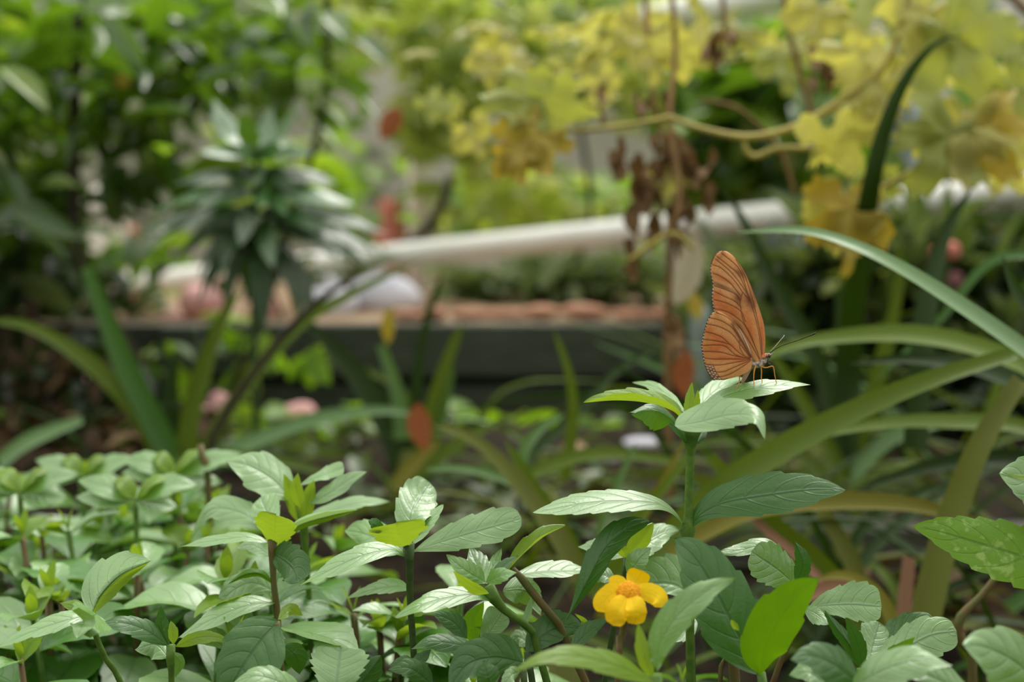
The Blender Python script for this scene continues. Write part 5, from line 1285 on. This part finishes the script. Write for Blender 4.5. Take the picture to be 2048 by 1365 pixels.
foliage('foliage', vine, F_vine, [(1820, 60, 1.1, 260, 110, .06, 26), (1350, 60, 1.15, 300, 90, .06, 18), (1990, 250, 1.1, 90, 130, .05, 10), (1060, 120, 1.25, 260, 110, .06, 26)], (.02, .045), 1.0, 'lobed', 31, elev=(-1.3, .1))

# withered brown leaves of the vine
wf = at(1330, 460, .93)
with_ = empty('withered_vine', (at(1345, 560, 1.0).x, at(1345, 560, 1.0).y, hs(at(1345, 560, 1.0).y)), 'withered brown vine with shrivelled curled leaves hanging above and beside the butterfly', 'vine')
tube('stem', [(with_.location.x, with_.location.y, with_.location.z), at(1335, 700, 1.0), at(1340, 480, .98), at(1330, 300, .96), at(1300, 150, .96), at(1290, -60, .98)], [.003, .0028, .0024, .002, .002, .002], M['vine_brown'], with_, sides=8, n=40)
rw = random.Random(9)
for (x, y, n_, sp, sz) in ((1350, 290, 14, 46, 66), (1285, 360, 11, 32, 66), (1360, 395, 11, 34, 56), (1400, 330, 5, 40, 50), (1230, 290, 4, 16, 46), (1440, 90, 5, 22, 50), (1630, 130, 5, 36, 54), (1810, 50, 4, 22, 50), (1290, 200, 4, 30, 40), (1260, 490, 4, 20, 46), (1345, 640, 4, 16, 60), (1200, 180, 3, 20, 40)):
    for k in range(n_):
        x0, y0 = x + rw.gauss(0, sp * .6), y + rw.gauss(0, sp); l = sz * rw.uniform(.7, 1.2); dx = rw.uniform(-14, 14)
        leaf('leaf', [(x0, y0, rw.uniform(-20, 20)), (x0 + dx, y0 + l * .5, 0), (x0 + dx * rw.uniform(-1, 1.5), y0 + l, rw.uniform(-10, 10))], l * .22, l * .2, 10, rw.uniform(-14, 14), M['drylf'], with_, .95, a=.7, b=.5, teeth=3, tooth=.1, curl=.5, wav=.3, nu=19, nv=7)
leaf('leaf', [(1390, 475, 0), (1376, 540, 0), (1350, 610, 0)], 34, 34, 8, 8, M['drylf_pale'], with_, 1.02, a=.8, b=.5, teeth=3, nu=21, nv=9)['label'] = 'bleached pale leaf'

# pink flowers deep among the blades
rp_ = at(1890, 505, 1.3)
pk = empty('pink_flower_plant', (rp_.x, rp_.y, hs(rp_.y)), 'three round dusty pink blossoms glowing out of focus behind the arching blade', 'flower')
tube('stem', [(rp_.x, rp_.y, hs(rp_.y)), at(1892, 640, 1.3), at(1890, 512, 1.3)], [.002] * 3, M['stem_dark'], pk, sides=6)
M['pinkf'] = solid_mat('dusty_pink_petals', (226, 140, 124), (206, 120, 110), rough=.7, scale=200)
M['pinkf2'] = solid_mat('mauve_pink_petals', (176, 120, 126), (150, 100, 108), rough=.7, scale=200)
ball('blossom', at(1903, 502, 1.3), 19 / F * 1.3, M['pinkf'], pk, (1, .7, 1)); ball('blossom', at(1872, 506, 1.31), 14 / F * 1.3, M['pinkf'], pk, (1, .7, 1)); ball('blossom', at(1910, 560, 1.32), 18 / F * 1.3, M['pinkf2'], pk, (1, .7, 1))
for q in ((1610, 650, 26), (1640, 640, 20), (1740, 640, 18)):
    pass
# ------------------------------------------------------------------ low tangles of strap leaves that close the view to the soil
def tangle(label, x0, x1, d0, d1, n, Lr, mats, seed, hw=(9, 17), up=(.1, 1.2), drop=.9):
    rs_ = random.Random(seed); fp = at((x0 + x1) / 2, 700, (d0 + d1) / 2)
    e_ = empty('strap_leaf_clump', (fp.x, fp.y, hs(fp.y)), label, 'plant')
    for i in range(n):
        d = rs_.uniform(d0, d1); bx = (rs_.uniform(x0, x1) - 1024) / F * d; y = d
        b = np.array([bx, y, hs(y) - .004]); az = rs_.choice((0, math.pi)) + rs_.gauss(0, .5); L = rs_.uniform(*Lr); e = rs_.uniform(*up)
        h = np.array([math.cos(az), math.sin(az) * .4, 0])
        p1 = b + (h * math.cos(e) + np.array([0, 0, math.sin(e)])) * L * .5
        e2 = e - drop * rs_.uniform(.5, 1.2)
        p2 = p1 + (h * math.cos(e2) + np.array([0, 0, math.sin(e2)])) * L * .5
        p2[2] = max(p2[2], hs(min(1.4, p2[1])) + .004)
        nu, nv = 22, 5; C = catmull([b, p1, p2], nu); T = np.gradient(C, axis=0); T /= np.linalg.norm(T, axis=1)[:, None]
        sd_ = np.cross([0, 0, 1.0], h); sd_ /= np.linalg.norm(sd_); ro = rs_.uniform(-.9, .9); W = rs_.uniform(*hw) / F * .9
        V = []; UV = []
        for k in range(nu):
            nn = np.cross(T[k], sd_); S2 = sd_ * math.cos(ro) + nn * math.sin(ro); N2 = np.cross(T[k], S2); w_ = W * (1 - (k / (nu - 1)) ** 2.5 * .9)
            for v in np.linspace(-1, 1, nv): V.append(C[k] + S2 * w_ * v + N2 * w_ * .35 * v * v); UV.append((k / nu, v))
        mesh_obj('leaf', V, grid_faces(nu, nv), M[rs_.choice(mats)], e_, uv=UV, origin=b)
    return e_
tangle('low tangle of olive and dark strap leaves behind the perch plant stem', 1350, 2200, .74, 1.15, 95, (.12, .28), ['strap_dark', 'strap_olive', 'strap_olive', 'strap_dark', 'strap', 'strap_tan'], 5, up=(.15, 1.35))
tangle('low tangle of green and tan strap leaves below the middle of the timber wall', 760, 1400, .8, 1.25, 60, (.09, .2), ['strap_olive', 'strap_dark', 'strap_tan', 'strap_pale', 'strap_olive'], 6, hw=(6, 14), up=(.1, 1.0))
tangle('low dull tangle of narrow blades by the shaded brown stems', -100, 760, .98, 1.3, 26, (.08, .15), ['strap_dark', 'strap_olive', 'strap_dark'], 7, hw=(7, 14), up=(.1, 1.0))
bush('mixed_undergrowth', 'scruffy half lit undergrowth on the terrace between the rail and the planks', (480, 1.75), [
    (F_gloss, [(300, 490, 1.7, 240, 50, .06, 34), (700, 450, 1.75, 120, 50, .06, 16), (60, 600, 1.68, 120, 60, .04, 20)], (.03, .06), .45, 'lance', 41),
    (F_gry, [(200, 610, 1.72, 200, 50, .06, 40), (620, 530, 1.8, 200, 40, .06, 22)], (.03, .055), .45, 'lance', 42),
    (F_dark, [(120, 560, 1.7, 160, 90, .06, 60), (520, 540, 1.7, 110, 50, .05, 16)], (.04, .06), .4, 'lance', 43)])
for o in bpy.data.objects:
    if o.get('label') and not 4 <= len(str(o['label']).split()) <= 16 and o.get('category'): print('LONG', o.name, len(o['label'].split()), o['label'])

bush('yellow_green_seedlings', 'few big yellow green leaves standing before the dark planks between the fan blades', (480, 1.4), [
    (F_bri, [(335, 720, 1.42, 50, 40, .03, 9), (480, 690, 1.42, 60, 60, .03, 14), (640, 700, 1.42, 50, 40, .03, 7), (180, 840, 1.3, 160, 40, .03, 26), (560, 860, 1.3, 200, 24, .03, 26)], (.03, .055), .5, 'oval', 51, dict(elev=(-1.2, .5)))],
    [[(480, 690, 1.42, 4), (480, 800, 1.42, 4)], [(335, 720, 1.42, 4), (340, 820, 1.42, 4)]], 'stem_dark', cat='plant')
bush('reddish_scrub', 'thin brownish scrub of bare stems and dull leaves in the shade by the wall', (120, 1.28), [
    (F_brn, [(110, 800, 1.28, 150, 80, .04, 70)], (.02, .045), .4, 'lance', 52, dict(elev=(-1.2, 1.2))), (F_dark, [(140, 760, 1.28, 170, 90, .04, 60)], (.02, .045), .45, 'oval', 53)],
    [[(60, 640, 1.3, 7), (56, 760, 1.3, 8), (60, 900, 1.3, 8)], [(110, 680, 1.28, 6), (104, 790, 1.28, 7), (100, 900, 1.28, 7)], [(160, 720, 1.3, 5), (150, 820, 1.3, 6), (152, 900, 1.3, 6)], [(30, 700, 1.27, 6), (20, 900, 1.27, 7)]], 'bark')
